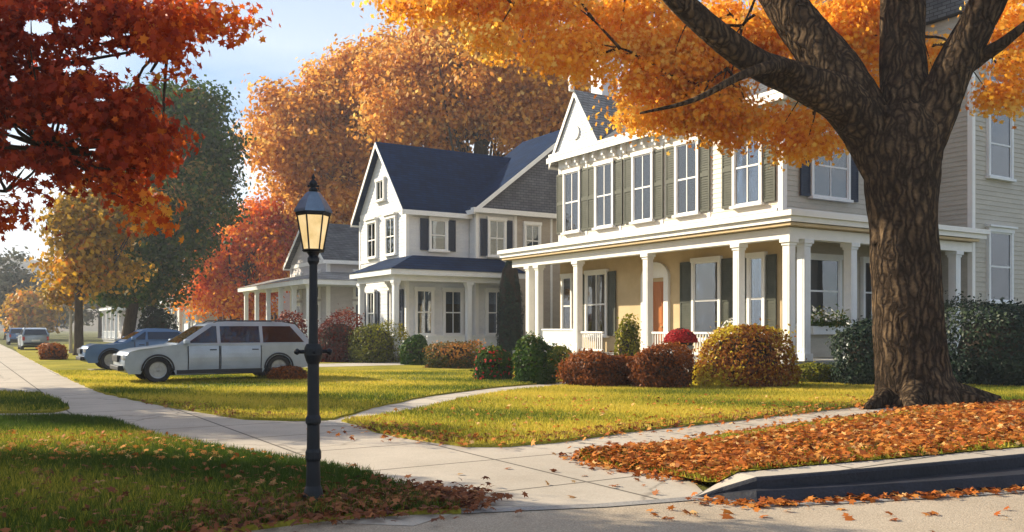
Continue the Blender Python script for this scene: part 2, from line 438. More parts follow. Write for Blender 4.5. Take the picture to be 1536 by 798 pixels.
def leaf_mesh(name, pos, nrm, size, rnd, tmpl, mat, parent=None, curl=.35):
    n, k = len(pos), len(tmpl)
    nrm = nrm / (np.linalg.norm(nrm, axis=1, keepdims=True) + 1e-9)
    rv = RNG.normal(size=(n, 3))
    t = np.cross(nrm, rv); t /= np.linalg.norm(t, axis=1, keepdims=True) + 1e-9
    b = np.cross(nrm, t)
    cz = -curl * (np.abs(tmpl[:, 0]) ** 1.5 + .5 * np.abs(tmpl[:, 1]) ** 2)
    cj = RNG.uniform(.2, 1.6, size=(n, 1, 1))
    v = pos[:, None, :] + size[:, None, None] * (tmpl[None, :, 0, None] * t[:, None, :] + tmpl[None, :, 1, None] * b[:, None, :] + cj * cz[None, :, None] * nrm[:, None, :])
    return fast_mesh(name, v.reshape(-1, 3), n, k, rnd, mat, parent)


def fast_mesh(name, v, n, k, rnd, mat, parent=None):
    me = bpy.data.meshes.new(name)
    me.vertices.add(n * k); me.vertices.foreach_set('co', v.astype(np.float32).ravel())
    me.loops.add(n * k); me.loops.foreach_set('vertex_index', np.arange(n * k, dtype=np.int32))
    me.polygons.add(n); me.polygons.foreach_set('loop_start', np.arange(0, n * k, k, dtype=np.int32))
    me.polygons.foreach_set('loop_total', np.full(n, k, dtype=np.int32))
    at = me.attributes.new('rnd', 'FLOAT', 'FACE'); at.data.foreach_set('value', np.clip(rnd, 0, 1).astype(np.float32))
    me.materials.append(mat)
    me.update(calc_edges=True)
    o = bpy.data.objects.new(name, me); COL.objects.link(o)
    if parent is not None: o.parent = parent
    return o


def clump_leaves(centres, sig, per, size, hue=None, up=.5, flat=.7, spread=.22):
    """leaf positions, normals, sizes, hues around clump centres"""
    c = np.repeat(np.asarray(centres), per, axis=0)
    sg = np.repeat(np.broadcast_to(sig, (len(centres),)), per)[:, None]
    off = RNG.normal(size=c.shape) * sg * np.array([1, 1, flat])
    pos = c + off
    nrm = off / sg + RNG.normal(size=c.shape) * .9 + np.array([0, 0, up])
    sz = size * RNG.uniform(.65, 1.3, size=len(c))
    h = np.repeat(RNG.normal(.5, .2, size=len(centres)) if hue is None else np.asarray(hue), per)
    return pos, nrm, sz, h + RNG.normal(0, spread, size=len(c))


def blob_points(n, blobs, shell=.5):
    """points in ellipsoids, biased to the outside"""
    w = np.array([b[3] * b[4] * b[5] for b in blobs]) ** .75
    idx = RNG.choice(len(blobs), size=n, p=w / w.sum())
    d = RNG.normal(size=(n, 3)); d /= np.linalg.norm(d, axis=1, keepdims=True)
    r = RNG.uniform(0, 1, size=(n, 1)) ** shell
    B = np.array(blobs)[idx]
    return B[:, :3] + d * r * B[:, 3:6] * (1 + RNG.normal(0, .06, size=(n, 1)))


def tree(name, label, cat, base, blobs, n_cl, per, sig, size, lm, bm, trunk_r, fork_z, tmpl=DIAM, group=None, lean=(0, 0), n_br=16, shell=.45):
    """blobs in world coordinates"""
    root = empty(name, base, 0, label, cat, group)
    bx, by, bz = base
    bl = [(b[0] - bx, b[1] - by, b[2] - bz, *b[3:]) for b in blobs]
    cen = blob_points(n_cl, bl, shell)
    pos, nrm, sz, h = clump_leaves(cen, sig, per, size)
    leaf_mesh('crown', pos, nrm, sz, h, tmpl, lm, root)
    mb = MB()
    top = np.array([lean[0], lean[1], fork_z])
    pth = smooth_path([(0, 0, -.15, trunk_r * 1.5), (0, 0, .5, trunk_r * 1.05), (lean[0] * .4, lean[1] * .4, fork_z * .5, trunk_r * .9), (*top, trunk_r * .8)], 6)
    mb.tube(pth[:, :3], pth[:, 3], 12, wob=.1, seed=len(name))
    cb = np.array(bl)[:, :3]
    hi = cb[cb[:, 2].argmax()]
    pth = smooth_path([(*(top * .95), trunk_r * .78), (*((top + hi) / 2 + RNG.normal(0, .3, 3)), trunk_r * .5), (*hi, trunk_r * .2)], 6)
    mb.tube(pth[:, :3], pth[:, 3], 8, wob=.06)
    for k in range(min(n_br, len(cen))):
        e = cen[k * (len(cen) // max(1, n_br)) % len(cen)]
        st = top * RNG.uniform(.85, 1.0) if RNG.uniform() < .5 else top + (hi - top) * RNG.uniform(.05, .6)
        md = st + (e - st) * .5 + np.array([0, 0, -.08 * np.linalg.norm(e - st)]) + RNG.normal(0, .15, 3)
        r0 = trunk_r * RNG.uniform(.22, .42)
        pth = smooth_path([(*st, r0), (*md, r0 * .6), (*e, r0 * .15)], 5)
        mb.tube(pth[:, :3], pth[:, 3], 6)
    mb.obj('trunk', bm, root, smooth=True)
    return root


def bush(name, label, pos, rx, ry, h, n, size, lm, cat='bush', group=None, power=2.4, clumpy=.12, tmpl=OVAL, z0=0.0, flowers=None, stray_p=.08, side=0.):
    root = empty(name, pos, 0, label, cat, group)
    u0 = .36

    def prof(u):
        hi = np.clip(1 - np.clip((u - u0) / (1 - u0), 0, 1) ** power, 0, 1) ** (1 / power)
        return np.where(u > u0, hi, .88 + .12 * np.sin(np.clip(u / u0, 0, 1) * math.pi / 2))
    # even cover: sample many, keep by the area of the ring
    ns = n * 3
    a = RNG.uniform(0, math.pi / 2, ns); u = np.where(RNG.uniform(0, 1, ns) < .45, RNG.uniform(0, u0, ns), u0 + (1 - u0) * np.sin(a))
    pu = prof(u)
    keep = RNG.uniform(0, 1, ns) < np.clip(pu + .12, 0, 1); u, pu = u[keep][:n], pu[keep][:n]
    n = len(u)
    th = RNG.uniform(0, 2 * math.pi, n)
    slope = np.where(u > u0, np.clip((u - u0) / (1 - u0), 0, 1) ** (power - 1), -.12)
    d = np.column_stack([np.cos(th) * (1 - .6 * np.clip(slope, 0, 1)), np.sin(th) * (1 - .6 * np.clip(slope, 0, 1)), slope])
    d /= np.linalg.norm(d, axis=1, keepdims=True)
    seeds = RNG.normal(size=(30, 3)); seeds /= np.linalg.norm(seeds, axis=1, keepdims=True)
    amp = RNG.normal(0, clumpy, size=30)
    q = np.column_stack([np.cos(th) * pu, np.sin(th) * pu, 2 * u - .9]); q /= np.linalg.norm(q, axis=1, keepdims=True)
    lump = (np.exp(-(1 - q @ seeds.T) * 10) * amp).sum(1)
    lump = np.clip(lump, -.16, .3)
    dep = (1 + lump) * (1 - np.abs(RNG.normal(0, .08, size=n)))
    stray = RNG.uniform(0, 1, n) < stray_p
    dep = np.where(stray, (1 + lump) * (1 + np.abs(RNG.normal(0, .09, n))), dep)
    r = pu * dep
    p = np.stack([np.cos(th) * r * rx, np.sin(th) * r * ry, np.maximum(.02, u * h * np.where(u > u0, .5 + .5 * dep, 1))], 1)
    nr = d + RNG.normal(0, .5, size=(n, 3))
    hue = .42 + .22 * np.clip(lump / max(clumpy, .01), -1.3, 1.3) + RNG.normal(0, .2, size=n) + .16 * (u - .5) + side * np.clip(-np.cos(th) * .9 - np.sin(th) * .25 - .3, 0, 1)  # side term colours the sunward leaves yellow, as painted rim light
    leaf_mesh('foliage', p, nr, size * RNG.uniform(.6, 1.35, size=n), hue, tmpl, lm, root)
    mb = MB()
    uu = np.linspace(0, .97, 10)
    mb.lathe([(float(prof(np.array(k))) * .72, float(k) * h * .86) for k in uu], 16)
    mb.v = [(x * rx * (1 + random.uniform(-.05, .05)), y * ry * (1 + random.uniform(-.05, .05)), max(0, z)) for x, y, z in mb.v]
    mb.obj('stems', M['twig'], root)
    if flowers:
        fm, fn, fs = flowers
        j = RNG.choice(n, size=fn, replace=False)
        fp = p[j] + d[j] * .04
        leaf_mesh('blossom', fp, d[j] + RNG.normal(0, .3, (fn, 3)), np.full(fn, fs), RNG.uniform(0, 1, fn), OVAL, fm, root)
    return root


# ------------------------------------------------------------------ world, sun, camera
SUN_EL = R(27)
SUN_AZ = np.array([-.927, .375])
sd = Vector((SUN_AZ[0] * math.cos(SUN_EL), SUN_AZ[1] * math.cos(SUN_EL), math.sin(SUN_EL)))
w = bpy.data.worlds.new('World'); SC.world = w; w.use_nodes = True
nt = w.node_tree
bg = nt.nodes['Background']
sky = N(nt, 'ShaderNodeTexSky', sky_type='NISHITA')
sky.sun_disc = False; sky.sun_elevation = SUN_EL; sky.sun_rotation = math.atan2(sd.x, sd.y)
sky.air_density = 1.0; sky.dust_density = .3; sky.ozone_density = 3.0
tc = N(nt, 'ShaderNodeTexCoord')
sep = N(nt, 'ShaderNodeSeparateXYZ'); nt.links.new(tc.outputs['Generated'], sep.inputs[0])
az = N(nt, 'ShaderNodeMath', operation='ADD'); az.inputs[1].default_value = .22; nt.links.new(sep.outputs[2], az.inputs[0])
mxz = N(nt, 'ShaderNodeMath', operation='MAXIMUM'); mxz.inputs[1].default_value = .05; nt.links.new(az.outputs[0], mxz.inputs[0])
dx = N(nt, 'ShaderNodeMath', operation='DIVIDE'); nt.links.new(sep.outputs[0], dx.inputs[0]); nt.links.new(mxz.outputs[0], dx.inputs[1])
dy = N(nt, 'ShaderNodeMath', operation='DIVIDE'); nt.links.new(sep.outputs[1], dy.inputs[0]); nt.links.new(mxz.outputs[0], dy.inputs[1])
cb = N(nt, 'ShaderNodeCombineXYZ'); nt.links.new(dx.outputs[0], cb.inputs[0]); nt.links.new(dy.outputs[0], cb.inputs[1])
mp = N(nt, 'ShaderNodeMapping'); mp.inputs['Scale'].default_value = (.75, 1.5, 1); mp.inputs['Location'].default_value = (3.1, 1.7, 0); nt.links.new(cb.outputs[0], mp.inputs[0])
cn = N(nt, 'ShaderNodeTexNoise', Scale=1.15, Detail=8, Roughness=.52, Distortion=.3); nt.links.new(mp.outputs[0], cn.inputs['Vector'])
cr = ramp(nt, [(.32, (.12, .12, .12)), (.54, (1, 1, 1))], cn.outputs['Fac'])
mx = N(nt, 'ShaderNodeMix', data_type='RGBA'); mx.inputs[7].default_value = (7.8, 8.3, 8.7, 1)
mfac = N(nt, 'ShaderNodeMath', operation='MULTIPLY'); mfac.inputs[1].default_value = .95
elv = N(nt, 'ShaderNodeMapRange', interpolation_type='SMOOTHSTEP'); elv.inputs['From Min'].default_value = .14; elv.inputs['From Max'].default_value = .36; elv.inputs['To Min'].default_value = 1.0; elv.inputs['To Max'].default_value = .5
nt.links.new(sep.outputs[2], elv.inputs['Value'])
bse = N(nt, 'ShaderNodeMath', operation='MULTIPLY'); nt.links.new(cr.outputs[0], bse.inputs[0]); nt.links.new(elv.outputs[0], bse.inputs[1])
nt.links.new(bse.outputs[0], mfac.inputs[0])
sat = N(nt, 'ShaderNodeHueSaturation', Saturation=1.3); nt.links.new(sky.outputs[0], sat.inputs['Color'])
nt.links.new(mfac.outputs[0], mx.inputs[0]); nt.links.new(sat.outputs[0], mx.inputs[6])
nt.links.new(mx.outputs[2], bg.inputs['Color']); bg.inputs['Strength'].default_value = .074

sl = bpy.data.lights.new('sun', 'SUN'); sl.energy = 5.0; sl.angle = R(.55); sl.color = (1, .87, .64)
so = bpy.data.objects.new('sun', sl); COL.objects.link(so); so.rotation_euler = sd.to_track_quat('Z', 'Y').to_euler(); so.location = (-60, 40, 60)

cam = bpy.data.cameras.new('camera'); co = bpy.data.objects.new('camera', cam); COL.objects.link(co)
co.location = (0, 0, CH); co.rotation_euler = (R(90), 0, 0)
cam.sensor_width = 36; cam.lens = 36 * F / 1536; cam.shift_y = (HZ - 399) / 1536; cam.clip_end = 5000; cam.clip_start = .05
SC.camera = co
SC.view_settings.view_transform = 'Standard'; SC.view_settings.look = 'None'; SC.view_settings.exposure = 1.02; SC.view_settings.gamma = 1
SC.view_settings.use_curve_mapping = False
SC.cycles.max_bounces = 8; SC.cycles.diffuse_bounces = 3; SC.cycles.glossy_bounces = 3; SC.cycles.transmission_bounces = 4; SC.cycles.transparent_max_bounces = 8
SC.cycles.volume_bounces = 0
SC.cycles.use_denoising = True
SC.cycles.sample_clamp_indirect = 6


# ------------------------------------------------------------------ ground
def densify(poly, step=.5, jit=.0):
    out = []
    n = len(poly)
    for i in range(n):
        a, b = np.array(poly[i], float), np.array(poly[(i + 1) % n], float)
        m = int(min(60, max(1, np.linalg.norm(b - a) / step)))
        for k in range(m):
            p = a + (b - a) * k / m
            out.append(tuple(p[:2] + RNG.normal(0, jit, 2)))
    return out


def sheet(name, poly, z, mat, kind='structure'):
    mb = MB(); mb.poly([(p[0], p[1], z) for p in poly])
    o = mb.obj(name, mat); tag(o, kind=kind); return o


def pip(pts, poly):
    x, y = pts[:, 0], pts[:, 1]
    ins = np.zeros(len(pts), bool)
    n = len(poly); j = n - 1
    for i in range(n):
        xi, yi = poly[i][:2]; xj, yj = poly[j][:2]
        c = ((yi > y) != (yj > y)) & (x < (xj - xi) * (y - yi) / (yj - yi + 1e-12) + xi)
        ins ^= c; j = i
    return ins


def scatter(poly, n, ymax=60, ymin=3):
    a = np.array([p[:2] for p in poly]); lo, hi = a.min(0), a.max(0)
    lo[1] = max(lo[1], ymin); hi[1] = min(hi[1], ymax)
    out = np.zeros((0, 2)); tries = 0
    while len(out) < n and tries < 60:
        c = RNG.uniform(lo, hi, size=(n * 2, 2))
        # keep those the view can see, and nearer ones more often
        c = c[(np.abs(c[:, 0]) < .66 * c[:, 1] + 1)]
        out = np.vstack([out, c[pip(c, poly)]]); tries += 1
    return out[:n]


def slab(name, poly, top, mat):
    d = densify(poly, .35, .025)
    mb = MB(); mb.extrude([(x, y, top - .12) for x, y in d], (0, 0, .12))
    o = mb.obj(name, mat); tag(o, kind='structure'); return d


def grass(name, poly, n, z, h=.06, wd=.016, ymax=26, hue=.5, zf=None):
    p = scatter(poly, n, ymax)
    m = len(p)
    zz = np.full(m, z) if zf is None else zf(p)
    th = RNG.uniform(0, 6.28, m); hh = h * RNG.uniform(.5, 1.35, m); ww = wd * RNG.uniform(.7, 1.3, m) * (1 + p[:, 1] / 30)
    le = RNG.normal(0, .35, (m, 2)) * hh[:, None]
    a = np.stack([np.cos(th) * ww / 2, np.sin(th) * ww / 2], 1)
    v = np.zeros((m, 3, 3))
    v[:, 0, :2] = p - a; v[:, 1, :2] = p + a; v[:, 2, :2] = p + le
    v[:, 0, 2] = v[:, 1, 2] = zz - .005; v[:, 2, 2] = zz + hh
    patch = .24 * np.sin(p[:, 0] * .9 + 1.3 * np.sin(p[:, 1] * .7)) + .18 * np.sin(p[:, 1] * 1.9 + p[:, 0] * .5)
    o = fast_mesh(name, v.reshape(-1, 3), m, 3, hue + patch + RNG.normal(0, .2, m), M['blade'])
    tag(o, kind='stuff'); return o


def litter(p, z, size, mat, hue=.5, lift=.03, name='fallen_leaves', tmpl=MAPLE):
    m = len(p)
    zz = (np.full(m, z) if np.isscalar(z) else z) + np.abs(RNG.normal(0, lift, m)) + .012
    pos = np.column_stack([p, zz])
    nrm = RNG.normal(0, .35, (m, 3)) + np.array([0, 0, 1])
    o = leaf_mesh(name, pos, nrm, size * RNG.uniform(.6, 1.25, m), hue + RNG.normal(0, .26, m), tmpl, mat, curl=.5)
    tag(o, kind='stuff'); return o


terr = MB(); terr.poly([(-1200, -40, 0), (1200, -40, 0), (1200, 1250, 0), (-1200, 1250, 0)])
tag(terr.obj('ground', M['terrain']), kind='structure')

# paving sheet that the lawns sit on
pave = [G(*q) for q in [(-60, 505), (0, 516), (75, 552), (200, 590), (365, 618), (520, 620), (640, 640), (830, 650), (1120, 618), (1330, 598), (1400, 602), (1330, 625), (1000, 685), (1060, 744), (900, 757), (700, 766), (620, 790), (-200, 760), (-300, 640), (-200, 570)]]
sheet('pavement', pave, .008, M['concrete'])
road = [G(*q) for q in [(-900, 1000), (280, 800), (450, 774), (700, 767), (900, 758), (1060, 745), (1250, 700), (1536, 660), (2200, 640), (3200, 700), (1536, 1400), (200, 1400)]]
sheet('road', road, .004, M['road'])
# gutter line along the road edge
ga = [G(*q)[:2] for q in [(250, 806), (450, 772), (700, 766), (900, 757), (1060, 745), (1140, 756), (1250, 752), (1536, 735), (1750, 722)]]
gl_, gr_ = [], []
for i, p in enumerate(ga):
    a = np.array(ga[max(0, i - 1)]); b = np.array(ga[min(len(ga) - 1, i + 1)])
    t = (b - a) / np.linalg.norm(b - a); nrm = np.array([t[1], -t[0]])
    gl_.append(tuple(np.array(p))); gr_.append(tuple(np.array(p) + nrm * .16))
mb = MB()
for i in range(len(ga) - 1):
    mb.poly([(*gl_[i], .012), (*gr_[i], .012), (*gr_[i + 1], .012), (*gl_[i + 1], .012)])
tag(mb.obj('gutter', M['gutter']), kind='structure')

ZL = .05
L1 = slab('lawn', [G(*q, ZL) for q in [(-500, 645), (-100, 630), (0, 626), (95, 624), (165, 630), (240, 655), (350, 675), (450, 690), (545, 708), (600, 730), (640, 747), (690, 763), (560, 769), (450, 776), (280, 800), (100, 830), (-700, 1000)]], ZL, M['lawn'])
L1b = slab('lawn', [G(*q, ZL) for q in [(-300, 604), (0, 588), (55, 589), (85, 598), (108, 610), (80, 616), (0, 617), (-300, 634)]], ZL, M['lawn'])
L2 = slab('lawn', [G(*q, ZL) for q in [(30, 530), (90, 561), (150, 587), (215, 601), (290, 614), (365, 626), (440, 628), (500, 627), (560, 610), (640, 593), (740, 580), (840, 572), (900, 556), (880, 540), (600, 526), (300, 519), (100, 516), (20, 520)]], ZL, M['lawn'])
L3 = slab('lawn', [G(*q, ZL) for q in [(515, 629), (580, 648), (650, 660), (700, 666), (760, 666), (830, 660), (960, 643), (1120, 626), (1290, 607), (1400, 603), (1640, 597), (1900, 570), (1800, 530), (1200, 530), (930, 556), (862, 577), (770, 585), (690, 598), (630, 613), (545, 626)]], ZL, M['lawn'])
# front walk between the lawns to the porch steps
sheet('path', [G(*q) for q in [(470, 640), (560, 608), (640, 591), (740, 578), (850, 569), (960, 560), (980, 572), (862, 579), (770, 587), (690, 600), (630, 615), (545, 640)]], .016, M['concrete_path'])


# driveway under the cars
def strip(a, d, n, L, W):
    a = np.array(a[:2])
    return [a - n * W / 2, a + d * L - n * W / 2, a + d * L + n * W / 2, a + n * W / 2]


def apron(a, n, W):
    a = np.array(a[:2]); q0, q1 = a - n * W / 2, a + n * W / 2; d0, d1 = q0 - P * 1.6 - n * .4, q1 - P * 1.6 + n * .4
    m_ = MB(); m_.poly([(*d0, .012), (*q0, ZL + .006), (*q1, ZL + .006), (*d1, .012)]); tag(m_.obj('driveway', M['concrete_path']), kind='structure')


dw0 = np.array(G(120, 585)[:2]) + P * 1.9; apron(dw0, S, 3.0)
sheet('driveway', [tuple(q) for q in strip(dw0, P, S, 17, 3.0)], ZL + .006, M['concrete_path'])
dw1 = np.array(G(60, 560)[:2]) + P * 1.9; apron(dw1, S, 3.0)
sheet('driveway', [tuple(q) for q in strip(dw1, P, S, 14, 3.0)], ZL + .006, M['concrete_path'])

# verge: gentle mound behind a stepped kerb
kx = [1046, 1085, 1135, 1250, 1400, 1536, 1760, 2100]
ktop_y = [745, 731, 716, 707, 694, 681, 662, 640]
kmid_y = [746, 741, 737, 731, 722, 712, 695, 672]
kfoot_y = [748, 752, 757, 752, 744, 735, 720, 696]
ktz = [.012, .10, .21, .235, .25, .265, .27, .27]
kt = [G(a, b, c) for a, b, c in zip(kx, ktop_y, ktz)]
km = [G(a, b, c * .5) for a, b, c in zip(kx, kmid_y, ktz)]
kf = [G(a, b, 0) for a, b in zip(kx, kfoot_y)]
kb = []
for i, p in enumerate(kt):
    o_ = [.03, .12, .24, .30][min(i, 3)]
    kb.append((p[0] - o_ * .45, p[1] + o_, p[2] + .004))
mb = MB()
md_back = []
for i in range(len(kx) - 1):
    def lerp(a, b, t): return tuple(np.array(a) * (1 - t) + np.array(b) * t)
    for j in (0, 1):
        pass
    f0, f1, m0, m1, t0, t1, b0, b1 = kf[i], kf[i + 1], km[i], km[i + 1], kt[i], kt[i + 1], kb[i], kb[i + 1]
    mf0 = (m0[0], min(m0[1], t0[1] - .03), m0[2]); mf1 = (m1[0], min(m1[1], t1[1] - .03), m1[2])
    fb0 = (f0[0], min(f0[1], mf0[1] - .02), -.02); fb1 = (f1[0], min(f1[1], mf1[1] - .02), -.02)
    tb0 = (t0[0], t0[1] - .012, m0[2]); tb1 = (t1[0], t1[1] - .012, m1[2])
    def nose(a, b, dz, dy): return (b[0], b[1] + dy, b[2] + dz)
    mb.poly([fb0, fb1, nose(f0, mf1, -.025, 0), nose(f0, mf0, -.025, 0)]); mb.poly([nose(f0, mf0, -.025, 0), nose(f0, mf1, -.025, 0), nose(0, mf1, 0, .022), nose(0, mf0, 0, .022)])
    mb.poly([nose(0, mf0, 0, .022), nose(0, mf1, 0, .022), tb1, tb0])
    c0, c1_ = min(.03, t0[2] - m0[2]), min(.03, t1[2] - m1[2])
    mb.poly([tb0, tb1, nose(0, t1, -c1_, -.01), nose(0, t0, -c0, -.01)]); mb.poly([nose(0, t0, -c0, -.01), nose(0, t1, -c1_, -.01), nose(0, t1, -c1_ * .3, .008), nose(0, t0, -c0 * .3, .008)]); mb.poly([nose(0, t0, -c0 * .3, .008), nose(0, t1, -c1_ * .3, .008), nose(0, t1, 0, .03), nose(0, t0, 0, .03)])
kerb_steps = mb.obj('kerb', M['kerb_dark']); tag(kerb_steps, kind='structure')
mb = MB()
for i in range(len(kx) - 1):
    t0, t1, b0, b1 = kt[i], kt[i + 1], kb[i], kb[i + 1]
    t0, t1 = (t0[0], t0[1] + .03, t0[2]), (t1[0], t1[1] + .03, t1[2])
    mb.poly([t0, t1, b1, b0]); mb.poly([b0, b1, (b1[0], b1[1], -.05), (b0[0], b0[1], -.05)])
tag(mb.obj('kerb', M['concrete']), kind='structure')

vt = [G(a, b, .03) for a, b in [(868, 687), (960, 674), (1040, 662), (1150, 645), (1270, 628), (1390, 613), (1560, 604), (1800, 594), (2100, 586)]]
vb = [G(876, 690, .03), G(930, 701, .03), G(1000, 710, .03)] + [(p[0], p[1] + .01, p[2] + .01) for p in kb[1:]]


def resample(pl, n):
    pl = np.array(pl, float); d = np.r_[0, np.cumsum(np.linalg.norm(np.diff(pl[:, :2], axis=0), axis=1))]
    t = np.linspace(0, d[-1], n)
    return np.stack([np.interp(t, d, pl[:, i]) for i in range(3)], 1)


NU, NV = 70, 16
vt_, vb_ = resample(vt, NU), resample(vb, NU)
VG = np.zeros((NU, NV, 3))
for j in range(NV):
    t = j / (NV - 1)
    VG[:, j] = vb_ * (1 - t) + vt_ * t
    VG[:, j, 2] += .07 * math.sin(math.pi * t) + RNG.normal(0, .006, NU) * (0 < j < NV - 1)
mb = MB()
mb.v = [tuple(p) for p in VG.reshape(-1, 3)]
for i in range(NU - 1):
    for j in range(NV - 1):
        mb.f.append((i * NV + j, (i + 1) * NV + j, (i + 1) * NV + j + 1, i * NV + j + 1))
tag(mb.obj('verge', M['lawn'], smooth=True), kind='structure')


def verge_sample(n, wfun):
    a = RNG.uniform(0, NU - 1.001, n * 3); b = RNG.uniform(0, NV - 1.001, n * 3)
    i, j = a.astype(int), b.astype(int); fa, fb = (a - i)[:, None], (b - j)[:, None]
    p = (VG[i, j] * (1 - fa) + VG[i + 1, j] * fa) * (1 - fb) + (VG[i, j + 1] * (1 - fa) + VG[i + 1, j + 1] * fa) * fb
    px = 768 + p[:, 0] / p[:, 1] * F
    w_ = wfun(b / (NV - 1), px, p)
    keep = (RNG.uniform(0, 1, len(p)) < w_) & (px < 1700)
    return p[keep][:n]


def w_leaves(t, px, p):
    pt_ = .5 + .5 * np.sin(p[:, 0] * 2.1 + 1.7 * np.sin(p[:, 1] * 1.6)) * np.sin(p[:, 1] * 2.7 + p[:, 0])
    core = np.where(t < .55, .3 + .7 * pt_, np.clip(1 - (t - .55) * 6, .05, 1) * (.3 + .7 * pt_))
    tb = np.hypot(p[:, 0] - 8.7, p[:, 1] - 19.0)
    core = core * np.clip(.35 + t * 9, 0, 1)
    return np.clip(core + np.exp(-(tb / 3.2) ** 2), 0, 1) * np.clip((px - 860) / 90, .15, 1)


vp = verge_sample(27000, w_leaves)
vq = verge_sample(5000, w_leaves); litter(vq[:, :2], vq[:, 2], .075, M['litter_brown'], .55, .03, tmpl=OVAL)
litter(vp[:, :2], vp[:, 2], .088, M['litter'], .52, .035)
vg = verge_sample(26000, lambda t, px, p: np.ones_like(t))
m = len(vg); v = np.zeros((m, 3, 3)); th = RNG.uniform(0, 6.28, m)
a = np.stack([np.cos(th), np.sin(th)], 1) * .014
v[:, 0, :2] = vg[:, :2] - a; v[:, 1, :2] = vg[:, :2] + a; v[:, 2, :2] = vg[:, :2] + RNG.normal(0, .02, (m, 2))
v[:, :, 2] = vg[:, 2][:, None] - .005; v[:, 2, 2] += RNG.uniform(.03, .075, m)
tag(fast_mesh('grass', v.reshape(-1, 3), m, 3, .5 + RNG.normal(0, .2, m), M['blade']), kind='stuff')

grass('grass', L1, 110000, ZL, .075, .011, 16, .14)  # greener, darker blades put the tree shade into this lawn's colour
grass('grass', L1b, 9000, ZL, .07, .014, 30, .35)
grass('grass', L2, 110000, ZL, .06, .016, 32, .62)
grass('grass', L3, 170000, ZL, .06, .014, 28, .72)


# leaf litter bands
def along(pl, n, width, z=0.0):
    pl = resample([G(*q, z) for q in pl], 200)
    i = RNG.uniform(0, 198.9, n); k = i.astype(int); f = (i - k)[:, None]
    p = pl[k, :2] * (1 - f) + pl[k + 1, :2] * f
    return p + RNG.normal(0, width, (n, 2))


litter(along([(875, 689), (930, 703), (1000, 712), (1060, 722)], 520, .16), .012, .085, M['litter'], .5, .012)
litter(along([(868, 687), (960, 674), (1040, 662), (1150, 645), (1270, 628)], 520, .13), .012, .085, M['litter'], .45, .012)
e3 = [(560, 643), (650, 660), (700, 666), (830, 660), (960, 643), (1120, 626), (1290, 607), (1400, 603)]
litter(along(e3, 4200, .13), .03, .085, M['litter_brown'], .45, .02)
litter(along(e3, 900, .5), .05, .09, M['litter'], .55, .02)
litter(along([(230, 603), (365, 626), (440, 628), (500, 626)], 900, .14), .03, .08, M['litter_brown'], .6, .02)
litter(along([(450, 775), (560, 767), (640, 750), (690, 762)], 1700, .2), .03, .08, M['litter_brown'], .4, .03)
litter(along([(280, 795), (450, 768), (600, 752), (680, 760)], 1700, .33), .045, .085, M['litter_brown'], .35, .03)
litter(scatter(L1, 700, 9.8), ZL + .03, .085, M['litter_brown'], .55, .02)
litter(scatter(L1, 700, 13, 10.2), ZL + .03, .085, M['litter'], .7, .02)
litter(scatter(L3, 420, 20), ZL + .03, .085, M['litter'], .7, .02)
litter(along([(1050, 752), (1135, 760), (1250, 754), (1400, 746), (1536, 737), (1700, 724)], 420, .07), .014, .09, M['litter'], .45, .012)
litter(along([(1000, 770), (1300, 775), (1536, 770)], 30, .25), .008, .1, M['litter'], .5, .008)
litter(along([(700, 740), (1000, 720), (900, 690)], 26, .5), .012, .085, M['litter_brown'], .6, .008)

# ------------------------------------------------------------------ house helpers
def fp(face, pos, a, z, out):
    return {'-x': (pos - out, a, z), '+x': (pos + out, a, z), '-y': (a, pos - out, z), '+y': (a, pos + out, z)}[face]


def siding(mb, face, pos, a0, a1, z0, z1, clip=None, board=.17, depth=.022):
    z = z0
    while z < z1 - 1e-6:
        zt = min(z + board, z1)
        l0, r0 = (a0, a1) if clip is None else clip(z)
        l1, r1 = (a0, a1) if clip is None else clip(zt)
        if r0 - l0 > .02:
            if r1 < l1: l1 = r1 = (l1 + r1) / 2
            q = [fp(face, pos, l0, z, depth), fp(face, pos, r0, z, depth), fp(face, pos, r1, zt, .003), fp(face, pos, l1, zt, .003)]
            u = [fp(face, pos, l0, z, .003), fp(face, pos, r0, z, .003), fp(face, pos, r0, z, depth), fp(face, pos, l0, z, depth)]
            if face in ('-x', '+y'): q, u = q[::-1], u[::-1]
            mb.poly(q); mb.poly(u)
        z = zt


def fbox(mb, face, pos, a0, a1, z0, z1, o0, o1):
    p, q = fp(face, pos, a0, z0, o0), fp(face, pos, a1, z1, o1)
    mb.box(p[0], q[0], p[1], q[1], p[2], q[2])


